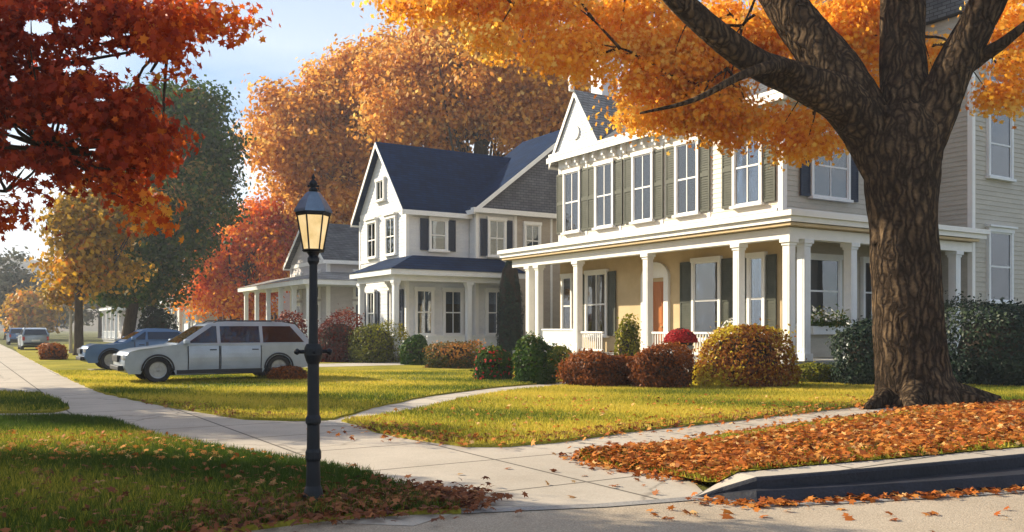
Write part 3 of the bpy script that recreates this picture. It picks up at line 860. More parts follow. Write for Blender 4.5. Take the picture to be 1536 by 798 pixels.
def window(house, face, pos, a, z, wd, ht, bars=(1, 1), shut=None, pane_backing='curtain', blind=.0, shw=.42, trim='trim', hood=False, drape=None):
    drape = (random.random() < .65 and not blind) if drape is None else drape
    """a, z = lower corner of the glass opening"""
    c = .11
    mb = MB()
    fbox(mb, face, pos, a - c, a, z - .002, z + ht + .002, .0, .13); fbox(mb, face, pos, a + wd, a + wd + c, z - .002, z + ht + .002, .0, .13)
    fbox(mb, face, pos, a - c - .03, a + wd + c + .03, z + ht, z + ht + .16, .0, .15)
    if hood: fbox(mb, face, pos, a - c - .09, a + wd + c + .09, z + ht + .161, z + ht + .23, .0, .24)
    fbox(mb, face, pos, a, a + .045, z, z + ht, .0, .095); fbox(mb, face, pos, a + wd - .045, a + wd, z, z + ht, .0, .095)
    fbox(mb, face, pos, a + .045, a + wd - .045, z + ht - .05, z + ht, .0, .095); fbox(mb, face, pos, a + .045, a + wd - .045, z, z + .06, .0, .095)
    for k in range(bars[0]):
        x = a + wd * (k + 1) / (bars[0] + 1); fbox(mb, face, pos, x - .02, x + .02, z + .06, z + ht - .05, .05, .088)
    for k in range(bars[1]):
        y = z + ht * (k + 1) / (bars[1] + 1); fbox(mb, face, pos, a + .045, a + wd - .045, y - .03, y + .03, .045, .092)
    wo = mb.obj('window', M[trim], house)
    mb = MB(); fbox(mb, face, pos, a - c - .06, a + wd + c + .06, z - .09, z - .003, .0, .2); mb.obj('sill', M[trim], wo)
    mb = MB(); fbox(mb, face, pos, a + .046, a + wd - .046, z + .061, z + ht - .051, .064, .07); mb.obj('pane', M['glass'], wo)
    mb = MB(); fbox(mb, face, pos, a + .05, a + wd - .05, z + .062, z + ht - .052, .0, .03); mb.obj('curtain', M[pane_backing], wo)
    if blind:
        mb = MB(); fbox(mb, face, pos, a + .06, a + wd - .06, z + ht * (1 - blind), z + ht - .055, .032, .042); mb.obj('blind', M['blind'], wo)
    if drape:
        for s in (0, 1):
            mb = MB(); w_ = wd * random.uniform(.17, .3); e0 = a + .055 if s == 0 else a + wd - .055
            m_ = 7
            for k in range(m_):
                u0_, u1_ = k / m_, (k + 1) / m_
                p0_ = e0 + (w_ * u0_ if s == 0 else -w_ * u0_); p1_ = e0 + (w_ * u1_ if s == 0 else -w_ * u1_)
                o0_, o1_ = (.036, .056) if k % 2 == 0 else (.056, .036)
                mb.poly([fp(face, pos, p0_, z + .065, o0_), fp(face, pos, p1_, z + .065, o1_), fp(face, pos, p1_, z + ht - .055, o1_), fp(face, pos, p0_, z + ht - .055, o0_)])
            mb.obj('drape', M['drape'], wo)
    if shut:
        for s in (0, 1):
            x0 = a - c - .02 - shw if s == 0 else a + wd + c + .02
            mb = MB()
            fbox(mb, face, pos, x0, x0 + shw, z - .02, z + ht + .05, .03, .06)
            for (b0, b1, d0, d1) in ((x0, x0 + .06, z - .02, z + ht + .05), (x0 + shw - .06, x0 + shw, z - .02, z + ht + .05), (x0 + .06, x0 + shw - .06, z - .02, z + .07), (x0 + .06, x0 + shw - .06, z + ht - .04, z + ht + .05), (x0 + .06, x0 + shw - .06, z + ht * .48, z + ht * .54)):
                fbox(mb, face, pos, b0, b1, d0, d1, .06, .085)
            zz = z + .1
            while zz < z + ht - .1:
                if not (z + ht * .45 < zz < z + ht * .56): fbox(mb, face, pos, x0 + .062, x0 + shw - .062, zz, zz + .04, .06, .076)
                zz += .085
            mb.obj('shutter', M[shut], wo)
    return wo


def column(house, x, y, z0, z1, r=.13, mat='trim'):
    mb = MB()
    mb.box(x - r, x + r, y - r, y + r, z0 + .22, z1 - .2)
    mb.box(x - r * 1.35, x + r * 1.35, y - r * 1.35, y + r * 1.35, z0, z0 + .22)
    mb.box(x - r * 1.2, x + r * 1.2, y - r * 1.2, y + r * 1.2, z1 - .2, z1 - .12)
    mb.box(x - r * 1.5, x + r * 1.5, y - r * 1.5, y + r * 1.5, z1 - .12, z1)
    for s in (-1, 1):
        mb.box(x - r * .6, x + r * .6, y + s * (r + .008), y + s * r, z0 + .4, z1 - .45)
        mb.box(x + s * (r + .008), x + s * r, y - r * .6, y + r * .6, z0 + .4, z1 - .45)
    return mb.obj('column', M[mat], house, bevel=.012, seg=1)


def railing(house, axis, fix, a0, a1, z0, h=.85, mat='trim', solid=False):
    mb = MB()

    def bx(b0, b1, d0, d1, t):
        if axis == 'y': mb.box(fix - t, fix + t, b0, b1, d0, d1)
        else: mb.box(b0, b1, fix - t, fix + t, d0, d1)
    bx(a0, a1, z0 + h - .07, z0 + h, .045); bx(a0, a1, z0 + .1, z0 + .17, .035)
    if solid:
        bx(a0, a1, z0 + .171, z0 + h - .071, .012)
    else:
        x = a0 + .07
        while x < a1 - .03:
            bx(x - .018, x + .018, z0 + .171, z0 + h - .071, .018); x += .13
    return mb.obj('railing', M[mat], house)


def gable_roof(house, x0, x1, y0, y1, ze, zr, along, mat, ov=.35, th=.14, name='roof', trim='trim'):
    """ridge along 'x' or 'y'"""
    mb = MB()
    if along == 'x':
        ym = (y0 + y1) / 2; sl = (zr - ze) / (ym - y0); d = ov * sl
        pr = [(x0 - ov, y0 - ov, ze - d), (x0 - ov, ym, zr), (x0 - ov, y1 + ov, ze - d), (x0 - ov, y1 + ov, ze - d + th), (x0 - ov, ym, zr + th * 1.1), (x0 - ov, y0 - ov, ze - d + th)]
        mb.extrude(pr, (x1 - x0 + 2 * ov, 0, 0))
    else:
        xm = (x0 + x1) / 2; sl = (zr - ze) / (xm - x0); d = ov * sl
        pr = [(x0 - ov, y0 - ov, ze - d), (xm, y0 - ov, zr), (x1 + ov, y0 - ov, ze - d), (x1 + ov, y0 - ov, ze - d + th), (xm, y0 - ov, zr + th * 1.1), (x0 - ov, y0 - ov, ze - d + th)]
        mb.extrude(pr, (0, y1 - y0 + 2 * ov, 0))
    ro = mb.obj(name, M[mat], house)
    # white rakes and fascia as a trim sub-part
    mb = MB(); e = .03; hh = .26
    if along == 'x':
        for xx in (x0 - ov - e, x1 + ov):
            for (ya, yb) in ((y0 - ov, ym), (y1 + ov, ym)):
                mb.extrude([(xx, ya, ze - d - hh + th), (xx, yb, zr - hh + th), (xx, yb, zr + th * .9), (xx, ya, ze - d + th * .9)], (e, 0, 0))
        for yy in (y0 - ov - e, y1 + ov): mb.box(x0 - ov, x1 + ov, yy, yy + e, ze - d - .1, ze - d + th * .9)
    else:
        for yy in (y0 - ov - e, y1 + ov):
            for (xa, xb) in ((x0 - ov, xm), (x1 + ov, xm)):
                mb.extrude([(xa, yy, ze - d - hh + th), (xb, yy, zr - hh + th), (xb, yy, zr + th * .9), (xa, yy, ze - d + th * .9)], (0, e, 0))
        for xx in (x0 - ov - e, x1 + ov): mb.box(xx, xx + e, y0 - ov, y1 + ov, ze - d - .1, ze - d + th * .9)
    mb.obj('bargeboard', M[trim], ro)
    return ro


def gclip(c, half, z0, z1):
    def f(z):
        h = half * max(0., 1 - (z - z0) / (z1 - z0)); return (c - h, c + h)
    return f


def house_root(loc, label, group=None):
    return empty('house', (loc[0], loc[1], 0), ANG, label, 'house', group)


# ------------------------------------------------------------------ house 1: large beige house with wrap-around porch
H1 = house_root((8.73, 28.75), 'large beige clapboard house with wrap-around porch and orange front door')
FL, PE = .62, 4.55           # porch floor, underside of the porch eave
LEN1, W1, EV = 12.45, 17.0, 8.95
RZ1 = 15.3
mb = MB()
mb.box(0, W1, 0, LEN1, 0, EV)
mb.extrude([(0, 0, EV), (W1, 0, EV), (W1 / 2, 0, RZ1)], (0, LEN1, 0))
siding(mb, '-x', 0, .14, LEN1 - .14, 5.3, EV - .35)
siding(mb, '-y', 0, .14, W1, FL, EV)
siding(mb, '-y', 0, 0, W1, EV, RZ1 - .1, gclip(W1 / 2, W1 / 2, EV, RZ1))
siding(mb, '+y', LEN1, .14, W1, FL, EV)
mb.obj('wall', M['siding'], H1)
mb = MB(); mb.box(-.012, -.004, .02, LEN1 - .02, FL, 5.3); mb.box(.02, 7.2, -.03, -.024, FL, FL + .35)
mb.obj('porch_wall', M['porch_warm'], H1)
# upper front, paler cream puts the sunlight into its colour
mb = MB(); siding(mb, '-x', -.024, .14, LEN1 - .14, 5.3, EV - .35); mb.obj('upper_wall', M['siding_cream'], H1)
# side wing, flush with the side porch front
WX0, WX1, WY = 7.3, 19.0, -2.0
mb = MB(); mb.box(WX0, WX1, WY, -.03, 0, 12.6)
siding(mb, '-y', WY, WX0 + .14, WX1, .5, 12.6); siding(mb, '-x', WX0, WY + .14, -.2, .5, 12.6)
mb.obj('wall', M['siding'], H1)
mb = MB(); mb.extrude([(WX0 - .3, WY - .4, 12.6), (WX0 - .3, WY - .4, 12.85), (WX0 - .3, 0, 14.2), (WX0 - .3, 0, 12.6)], (WX1 - WX0 + .5, 0, 0)); mb.obj('roof', M['slate_roof'], H1)
# corner boards, frieze and cornice
mb = MB()
for (x, y) in ((0, 0), (0, LEN1)):
    s = 1 if y == 0 else -1
    mb.box(x - .05, x + .16, y - .05 * s, y + .16 * s, 5.3, EV - .02)
mb.box(WX0 - .03, WX0 + .15, WY - .03, WY + .15, .5, 12.6)
for y in (3.25, 5.72, 8.2, 10.45): mb.box(-.06, -.026, y - .07, y + .07, 5.5, EV - .36)
mb.box(-.07, -.027, .17, LEN1 - .17, EV - .36, EV - .02)
mb.box(-.075, -.027, .17, LEN1 - .17, 5.32, 5.50)
mb.box(-.2, -.002, -.2, LEN1 + .2, EV, EV + .16); mb.box(-.38, -.002, -.38, LEN1 + .35, EV + .162, EV + .30)
mb.box(.01, 1.5, -.38, -.026, EV, EV + .3)
yb = .4
while yb < LEN1 - .3:
    mb.box(-.30, -.071, yb - .05, yb + .05, EV - .30, EV - .002); mb.box(-.18, -.0715, yb - .045, yb + .045, EV - .42, EV - .301); yb += .62
mb.box(.165, WX0 - .04, -.06, -.026, 5.32, 5.5)
mb.obj('trim', M['trim'], H1)
ro = gable_roof(H1, 0, W1, 0, LEN1, EV + .32, RZ1 + .28, 'y', 'slate_roof', .42)
mb = MB(); mb.box(1.6, 2.5, 11.5, 12.3, 9.4, 13.3); mb.box(1.5, 2.6, 11.4, 12.4, 13.3, 13.6); mb.box(1.75, 2.05, 11.65, 11.95, 13.6, 14.0); mb.box(2.1, 2.4, 11.65, 11.95, 13.6, 13.95)
mb.obj('chimney', M['trim_blue'], ro)
# white cross gable over the far end of the front
GY0, GY1, GZ = 9.6, LEN1 + .15, 11.5
mb = MB(); gm = (GY0 + GY1) / 2
mb.extrude([(-.12, GY0, EV + .31), (-.12, GY1, EV + .31), (-.12, gm, GZ)], (3.5, 0, 0))
siding(mb, '-x', -.12, GY0, GY1, EV + .36, GZ - .1, gclip(gm, (GY1 - GY0) / 2, EV + .3, GZ), board=.13)
mb.obj('pediment', M['siding_white'], H1)
gable_roof(H1, .2, 3.4, GY0, GY1, EV + .42, GZ + .12, 'x', 'grey_roof', .4)
mb = MB(); mb.tube([(-.14, gm, EV + 1.0), (-.2, gm, EV + 1.0)], [.3, .3], 18); mb.obj('medallion', M['trim'], H1)
mb = MB(); mb.lathe([(.12, GZ + .2), (.13, GZ + .4), (.07, GZ + .48), (.15, GZ + .62), (.16, GZ + .72), (.08, GZ + .86), (.03, GZ + 1.15)], 14, (-.35, gm)); mb.obj('finial', M['trim'], H1)
# porch
PD = 2.0
PY1 = 13.2
mb = MB()
mb.box(-PD, -.015, -PD, PY1, FL - .14, FL); mb.box(-.014, WX0 - .04, -PD, -.033, FL - .14, FL)
mb.obj('porch_floor', M['floor_grey'], H1)
mb = MB()
mb.box(-PD + .1, -.05, -PD + .1, PY1 - .1, 0, FL - .142); mb.box(-.04, WX0 - .06, -PD + .1, -.05, 0, FL - .142)
mb.obj('foundation', M['foundation'], H1)
mb = MB()   # beam, fascia
ex = PD + .35
mb.box(-PD - .02, -PD + .3, -PD - .02, PY1, PE - .32, PE); mb.box(-PD + .301, WX0 - .04, -PD - .02, -PD + .3, PE - .32, PE)
mb.box(-ex, -ex + .06, -ex, PY1 + .5, PE + .12, PE + .40); mb.box(-ex + .061, WX0 + .3, -ex, -ex + .06, PE + .12, PE + .40)
mb.box(-ex - .1, -ex - .002, -ex - .1, PY1 + .55, PE + .28, PE + .44); mb.box(-ex - .001, WX0 + .35, -ex - .1, -ex - .002, PE + .28, PE + .44)
mb.box(-ex + .1, -.03, PY1 + .44, PY1 + .5, PE + .12, PE + .4)
mb.obj('porch_eave', M['trim'], H1)
mb = MB(); mb.box(-ex + .062, -.03, -ex + .062, PY1 + .43, PE + .02, PE + .1); mb.box(-.029, WX0 - .04, -ex + .062, -.035, PE + .02, PE + .1)
mb.obj('porch_ceiling', M['porch_warm'], H1)
mb = MB(); z0, z1 = PE + .42, PE + .86
mb.poly([(-ex, -ex, z0), (-.03, -.03, z1), (-.03, PY1 - .2, z1), (-ex, PY1 + .5, z0)][::-1])
mb.poly([(-ex, -ex, z0), (WX0 + .3, -ex, z0), (WX0 + .3, -.035, z1), (-.03, -.03, z1)])
mb.poly([(-ex, PY1 + .5, z0), (-.03, PY1 - .2, z1), (-.03, PY1 + .5, z0)])
mb.obj('porch_roof', M['grey_roof'], H1)
for y in (-1.85, .12, 4.43, 8.6, 11.35, 12.05): column(H1, -1.85, y, FL, PE - .32, .13)
for x in (-1.2, .95, 3.7, 6.5): column(H1, x, -1.85, FL, PE - .32, .14, 'trim_blue')
railing(H1, 'y', -1.85, .32, 4.2, FL); railing(H1, 'y', -1.85, 7.0, 8.4, FL); railing(H1, 'y', -1.85, 8.8, 11.2, FL, .95, 'trim_blue', True)
railing(H1, 'x', -1.85, -1.05, .75, FL, .78, 'siding', True); railing(H1, 'x', -1.85, 1.15, 3.5, FL, .85, 'trim_blue'); railing(H1, 'x', -1.85, 3.9, 6.3, FL, .85, 'trim_blue')
mb = MB()
for k in range(4): mb.box(-PD - .3 * (4 - k), -PD - .002, 5.0, 6.8, 0 + .001 * k, FL - .14 - .115 * (3 - k) - .02)
mb.obj('steps', M['foundation'], H1)
# upper front windows with shutters
for y in (.85, 3.45 + .35, 5.95 + .3, 8.4 + .25, 10.65 + .25):
    window(H1, '-x', -.03, y, 5.75, 1.02 if y > 1 else 1.1, 2.55, (1, 1), 'shutter', 'curtain', random.choice((.0, .35, .5)), .5)
# ground front
window(H1, '-x', -.01, 9.1, 1.3, 1.25, 2.55, (1, 1), 'shutter', 'curtain', .4, .5)
window(H1, '-x', -.01, 2.75, 1.2, 1.2, 2.75, (0, 1), 'shutter', 'curtain_amber', 0, .62)
window(H1, '-x', -.01, .75, 1.2, .55, 2.75, (0, 1), 'shutter', 'curtain', 0, .42)
window(H1, '-x', -.01, 11.5, 1.3, .6, 2.5, (0, 1), None, 'curtain', .3)
dw = MB(); fbox(dw, '-x', -.012, 5.55, 6.6, FL, 3.35, 0, .06)
for (za, zb) in ((FL + .2, FL + 1.0), (FL + 1.15, FL + 2.5)):
    for (ya, yb) in ((5.68, 6.02), (6.13, 6.47)): fbox(dw, '-x', -.012, ya, yb, za, zb, .06, .075)
do = dw.obj('door', M['door'], H1)
mb = MB(); mb.tube([(-.075, 5.68, 1.65), (-.13, 5.68, 1.65)], [.035, .035], 10); mb.obj('handle', M['brass'], do)
mb = MB(); fbox(mb, '-x', -.012, 5.3, 5.548, FL, 3.5, 0, .12); fbox(mb, '-x', -.012, 6.602, 6.85, FL, 3.5, 0, .12)
arch = [(-.012, 6.075 + .78 * math.cos(t), 3.5 + .6 * math.sin(t)) for t in np.linspace(0, math.pi, 14)]
mb.extrude(arch[::-1], (-.12, 0, 0)); mb.obj('door_surround', M['trim'], H1)
# ground side
window(H1, '-y', -.03, .75, 1.75, 1.9, 2.15, (0, 1), None, 'curtain_blue', .45, trim='trim_blue')
window(H1, '-y', -.03, 4.0, 1.75, 1.1, 2.15, (0, 1), None, 'curtain_blue', 0, trim='trim_blue')
window(H1, '-y', -.03, 6.0, 1.5, .85, 2.6, (0, 1), None, 'curtain_blue', 0, trim='trim_blue')
# upper side
window(H1, '-y', -.03, 1.35, 5.95, 1.75, 2.1, (1, 1), 'shutter_navy', 'curtain', .5, .45, 'trim_blue')
window(H1, '-y', -.03, 4.6, 5.95, 1.1, 2.1, (1, 1), None, 'curtain_blue', .4, trim='trim_blue')
window(H1, '-y', -.03, 8.55, 6.2, .8, 2.3, (0, 1), None, 'curtain_blue', 0, trim='trim_blue')
window(H1, '-y', -.03, 7.8, 10.4, 1.2, 2.0, (1, 1), None, 'curtain_blue', .4, trim='trim_blue')
# wing windows
for (zz, hh, bl) in ((2.55, 2.45, .0), (6.95, 2.35, .0), (10.3, 1.6, .4)):
    window(H1, '-y', WY, 8.25, zz, 1.35, hh, (0, 1), None, 'curtain_blue', bl, trim='trim_blue', hood=True)
    window(H1, '-y', WY, 11.6, zz, 1.35, hh, (0, 1), None, 'curtain_blue', bl, trim='trim_blue', hood=True)

# ------------------------------------------------------------------ house 2: white gabled house with navy roof
H2 = house_root((-5.0, 42.2), 'white gabled house with dark navy roof next to the big beige house')
E2, R2, D2 = 7.45, 10.75, 5.7
mb = MB()
mb.box(0, 12, 0, D2, 0, E2); mb.extrude([(0, 0, E2), (0, D2, E2), (0, D2 / 2, R2)], (12, 0, 0))
siding(mb, '-x', 0, .12, D2 - .12, .4, E2); siding(mb, '-x', 0, 0, D2, E2, R2 - .1, gclip(D2 / 2, D2 / 2, E2, R2)); siding(mb, '-y', 0, .12, 3.38, .4, E2)
mb.obj('wall', M['siding_white'], H2)
CX0, CX1, CY = 3.4, 15.2, -.7
mb = MB(); mb.box(CX0, CX1, CY, -.03, 0, E2 - .1)
siding(mb, '-y', CY, CX0 + .12, 5.55, .4, E2 - .1); siding(mb, '-x', CX0, CY + .1, -.05, .4, E2 - .1)
mb.obj('wall', M['siding_white'], H2)
mb = MB(); siding(mb, '-y', CY - .025, 5.7, CX1, .4, E2 - .1); mb.obj('wall', M['siding_tan'], H2)
mb = MB(); cm = (CX0 + CX1) / 2; ZG = 11.9
mb.extrude([(CX0, CY, E2 - .1), (CX1, CY, E2 - .1), (cm, CY, ZG)], (0, 4.2, 0))
mb.obj('gable', M['slate_siding'], H2)
gable_roof(H2, 0, 12, 0, D2, E2, R2, 'x', 'navy_roof', .35)
gable_roof(H2, CX0, CX1, CY, 4, E2, ZG + .15, 'y', 'navy_roof', .3)
mb = MB()
mb.box(-.04, .12, -.04, .12, .4, E2 - .25); mb.box(-.04, .12, D2 - .12, D2 + .04, .4, E2 - .25); mb.box(CX0 - .04, CX0 + .12, CY - .04, CY + .1, .4, E2 - .25)
mb.box(5.56, 5.72, CY - .06, CY - .002, .4, E2 - .25); mb.box(7.75, 7.87, CY - .075, CY - .03, .4, E2 - .25)
mb.box(-.05, -.025, .13, D2 - .13, E2 - .2, E2 + .05); mb.box(-.05, -.025, .13, D2 - .13, 4.95, 5.1)
mb.box(CX0 - .35, CX1, CY - .4, CY - .08, E2 - .25, E2 - .02)
mb.obj('trim', M['trim'], H2)
window(H2, '-x', -.02, 1.1, 5.2, 1.0, 1.75, (1, 1), None, 'curtain', .4, hood=True); window(H2, '-x', -.02, 3.4, 5.2, 1.0, 1.75, (1, 1), None, 'curtain', 0, hood=True)
window(H2, '-x', -.02, 2.45, 8.0, .8, .95, (1, 0), None, 'curtain', .0)
window(H2, '-y', -.02, 1.25, 5.35, .8, 1.45, (0, 1), 'shutter_navy', 'curtain', .6, .42)
window(H2, '-y', CY - .02, 4.1, 5.15, .85, 1.75, (1, 1), 'shutter_navy', 'curtain', .5, .36)
PB = 4.05; pd = 1.4; fl2 = .35
mb = MB(); mb.box(-pd, 5.2, -pd - .3, CY - .03, fl2 - .12, fl2); mb.box(-pd, -.03, CY - .029, 2.6, fl2 - .12, fl2); mb.box(-pd + .1, 5.1, -pd - .2, CY - .06, 0, fl2 - .121); mb.obj('porch_floor', M['floor_grey'], H2)
mb = MB(); mb.box(-pd - .3, 5.5, -pd - .6, -pd - .54, PB - .05, PB + .2); mb.box(-pd - .3, -pd - .24, -pd - .539, 2.9, PB - .05, PB + .2)
mb.box(-pd - .02, 5.2, -pd - .3, -pd, PB - .3, PB); mb.box(-pd - .02, -pd + .28, -pd + .001, 2.6, PB - .3, PB); mb.box(-pd - .2, 5.4, -pd - .5, CY - .04, PB + .002, PB + .05); mb.box(-pd - .2, -.03, CY - .039, 2.8, PB + .002, PB + .05)
mb.obj('porch_eave', M['trim_blue'], H2)
mb = MB(); mb.poly([(-pd - .35, -pd - .65, PB + .2), (5.55, -pd - .65, PB + .2), (4.7, CY - .04, PB + .95), (-.02, CY - .04, PB + .95)])
mb.poly([(-pd - .35, -pd - .65, PB + .2), (-.02, CY - .04, PB + .95), (-.02, 2.3, PB + .95), (-pd - .35, 2.95, PB + .2)]); mb.poly([(5.55, -pd - .65, PB + .2), (5.55, CY - .04, PB + .2), (4.7, CY - .04, PB + .95)])
mb.poly([(-pd - .35, 2.95, PB + .2), (-.02, 2.3, PB + .95), (-.02, 2.95, PB + .2)])
mb.obj('porch_roof', M['navy_roof'], H2)
for (x, y) in ((-pd + .12, -pd - .15), (2.5, -pd - .15), (5.0, -pd - .15), (-pd + .12, 2.42)): column(H2, x, y, fl2, PB - .3, .12, 'trim_blue')
railing(H2, 'x', -pd - .15, .3, 2.3, fl2, .9, 'trim_blue', True); railing(H2, 'x', -pd - .15, 2.7, 4.8, fl2, .9, 'trim_blue', True)
for (x, wd, cur) in ((.5, .8, 'curtain'), (2.0, .9, 'curtain_amber')): window(H2, '-y', -.02, x, 1.3, wd, 2.1, (1, 1), None, cur, .3)
window(H2, '-y', CY - .02, 4.0, 1.3, 1.0, 2.1, (1, 1), None, 'curtain', .3)
window(H2, '-x', -.02, .7, 1.3, .8, 2.1, (1, 1), 'shutter_navy', 'curtain', .3, .35); window(H2, '-x', -.02, 3.6, 1.3, .8, 2.1, (1, 1), 'shutter_navy', 'curtain', .3, .35)
window(H2, '-y', CY - .05, 6.2, 5.2, .8, 1.6, (1, 1), None, 'curtain', .4)


# ------------------------------------------------------------------ houses further along the street
def far_house(loc, label, wd, ln, ev, rz, sid, roof, porch=True, pe=3.9, pdp=2.0, ncol=5, shut=None, ridge='x', pln=None):
    h = house_root(loc, label)
    mb = MB(); mb.box(0, wd, 0, ln, 0, ev)
    if ridge == 'x':
        mb.extrude([(0, 0, ev), (0, ln, ev), (0, ln / 2, rz)], (wd, 0, 0)); siding(mb, '-x', 0, 0, ln, ev, rz - .1, gclip(ln / 2, ln / 2, ev, rz))
    else:
        mb.extrude([(0, 0, ev), (wd, 0, ev), (wd / 2, 0, rz)], (0, ln, 0)); siding(mb, '-y', 0, 0, wd, ev, rz - .1, gclip(wd / 2, wd / 2, ev, rz))
    siding(mb, '-x', 0, .12, ln - .12, .4, ev); siding(mb, '-y', 0, .12, wd, .4, ev)
    mb.obj('wall', M[sid], h)
    ro = gable_roof(h, 0, wd, 0, ln, ev, rz, ridge, roof, .4)
    mb = MB(); mb.box(wd * .6, wd * .6 + .8, ln * .45, ln * .45 + .7, ev, rz + 1.0); mb.obj('chimney', M['foundation'], ro)
    mb = MB()
    mb.box(-.05, .16, -.05, .16, .4, ev - .2); mb.box(-.05, .16, ln - .16, ln + .05, .4, ev - .2); mb.box(wd - .16, wd + .05, -.05, .16, .4, ev - .2)
    mb.box(-.06, -.024, .17, ln - .17, ev - .3, ev - .05); mb.box(.17, wd - .17, -.06, -.024, ev - .3, ev - .05)
    mb.obj('trim', M['trim'], h)
    n = max(2, int(ln / 3))
    for k in range(n):
        y = ln * (k + .5) / n - .5
        window(h, '-x', -.02, y, ev - 2.4, 1.0, 1.6, (1, 1), shut, 'curtain', random.choice((0, .4, .6)))
        window(h, '-x', -.02, y, 1.2, 1.0, 1.9, (1, 1), shut, 'curtain', random.choice((0, .4, .6)))
    for k in range(max(2, int(wd / 3.2))):
        x = wd * (k + .5) / max(2, int(wd / 3.2)) - .5
        window(h, '-y', -.02, x, ev - 2.4, .95, 1.6, (1, 1), shut, 'curtain', random.choice((0, .4, .6)))
        window(h, '-y', -.02, x, 1.2, .95, 1.9, (1, 1), shut, 'curtain', random.choice((0, .4, .6)))
    if porch:
        pl = pln or ln
        mb = MB(); mb.box(-pdp, -.03, -pdp, pl, .25, .4); mb.box(-pdp + .1, -.1, -pdp + .1, pl - .1, 0, .249); mb.box(-.029, wd * .5, -pdp, -.03, .25, .4); mb.obj('porch_floor', M['floor_grey'], h)
        mb = MB(); mb.box(-pdp - .3, -.03, -pdp - .3, pl + .3, pe, pe + .28); mb.box(-.029, wd * .5, -pdp - .3, -.03, pe, pe + .28); mb.obj('porch_eave', M['trim_blue'], h)
        mb = MB(); mb.poly([(-pdp - .35, -pdp - .35, pe + .285), (-.03, -.03, pe + .9), (-.03, pl, pe + .9), (-pdp - .35, pl + .35, pe + .285)][::-1]); mb.poly([(-pdp - .35, -pdp - .35, pe + .285), (wd * .5, -pdp - .35, pe + .285), (wd * .5, -.03, pe + .9), (-.03, -.03, pe + .9)]); mb.obj('porch_roof', M['grey_roof'], h)
        for k in range(ncol): column(h, -pdp + .15, -pdp + .15 + (pl + pdp - .4) * k / (ncol - 1), .4, pe, .12, 'trim_blue')
        column(h, wd * .25, -pdp + .15, .4, pe, .12, 'trim_blue'); column(h, wd * .5 - .2, -pdp + .15, .4, pe, .12, 'trim_blue')
        railing(h, 'y', -pdp + .15, -pdp + .3, pl - .3, .4, .85, 'trim_blue')
    return h


far_house((-11.3, 54.6), 'pale grey house with a long white columned porch behind the lamp post', 9, 7.0, 5.9, 8.3, 'siding_grey', 'slate_roof', True, 4.15, 2.0, 6, pln=11.5)
far_house((-27.3, 77.0), 'white house with navy gable roof beyond the scarlet tree', 9, 7.5, 7.1, 11.2, 'siding_white', 'navy_roof', True, 3.8, 1.8, 4)
far_house((-42.5, 99.0), 'small grey house at the far end of the street with slate roof', 9, 8, 6.2, 9.4, 'siding_grey', 'slate_roof', True, 3.6, 1.8, 4)

# ------------------------------------------------------------------ street lamp
lp = G(470, 762)
LP = empty('street_lamp', lp, R(18), 'black iron lamp post with amber lantern standing on the shaded lawn', 'street lamp')
mb = MB()
mb.lathe([(.155, 0), (.155, .06), (.12, .10), (.105, .16), (.085, .2), (.078, .42), (.092, .44), (.092, .5), (.076, .53), (.072, .74), (.09, .76), (.09, .8), (.07, .83), (.066, 1.28), (.085, 1.31), (.105, 1.36), (.105, 1.42), (.08, 1.46)], 20)
ob_ = mb.obj('base', M['iron'], LP, smooth=False, bevel=.004, seg=1); ob_.scale = (.76, .76, 1)
mb = MB(); mb.lathe([(.05, 1.455), (.046, 1.55), (.041, 2.16), (.06, 2.19), (.06, 2.22), (.045, 2.24), (.07, 2.275)], 18); op_ = mb.obj('pole', M['iron'], LP, smooth=False); op_.scale = (.86, .86, 1)
mb = MB(); mb.tube([(-.14, 0, 1.39), (.14, 0, 1.39)], [.018, .018], 10); mb.tube([(0, -.14, 1.39), (0, .14, 1.39)], [.018, .018], 10)
for s in (-1, 1): mb.lathe([(.001, 1.36), (.026, 1.375), (.03, 1.39), (.026, 1.405), (.001, 1.42)], 10, (s * .14, 0))
mb.obj('cross_bar', M['iron'], LP, smooth=True)
LNT = MB(); LNT.lathe([(.105, 2.275), (.12, 2.29), (.105, 2.30)], 6)
r0, r1, zb, zt = .105, .168, 2.30, 2.60
for j in range(6):
    th = 2 * math.pi * j / 6
    LNT.tube([(r0 * math.cos(th), r0 * math.sin(th), zb), (r1 * math.cos(th), r1 * math.sin(th), zt)], [.009, .009], 6)
LNT.lathe([(.172, 2.595), (.185, 2.605), (.185, 2.625), (.16, 2.63)], 6)
lo = LNT.obj('lantern', M['iron'], LP); lo.scale = (.84, .84, 1)
mb = MB(); mb.lathe([(.1, 2.302), (.162, 2.594)], 6); mb.obj('glass', M['lamp_glass'], lo)
mb = MB(); mb.lathe([(.2, 2.627), (.196, 2.65), (.14, 2.73), (.075, 2.80), (.055, 2.81)], 6); mb.obj('cap', M['lamp_cap'], lo)
mb = MB(); mb.lathe([(.045, 2.81), (.05, 2.83), (.025, 2.85), (.04, 2.87), (.045, 2.885), (.03, 2.905), (.012, 2.92), (.02, 2.94), (.004, 2.97)], 12)
mb.tube([(-.06, 0, 2.862), (.06, 0, 2.862)], [.011, .011], 8); mb.tube([(0, -.06, 2.862), (0, .06, 2.862)], [.011, .011], 8)
mb.obj('finial', M['iron'], lo, smooth=True)


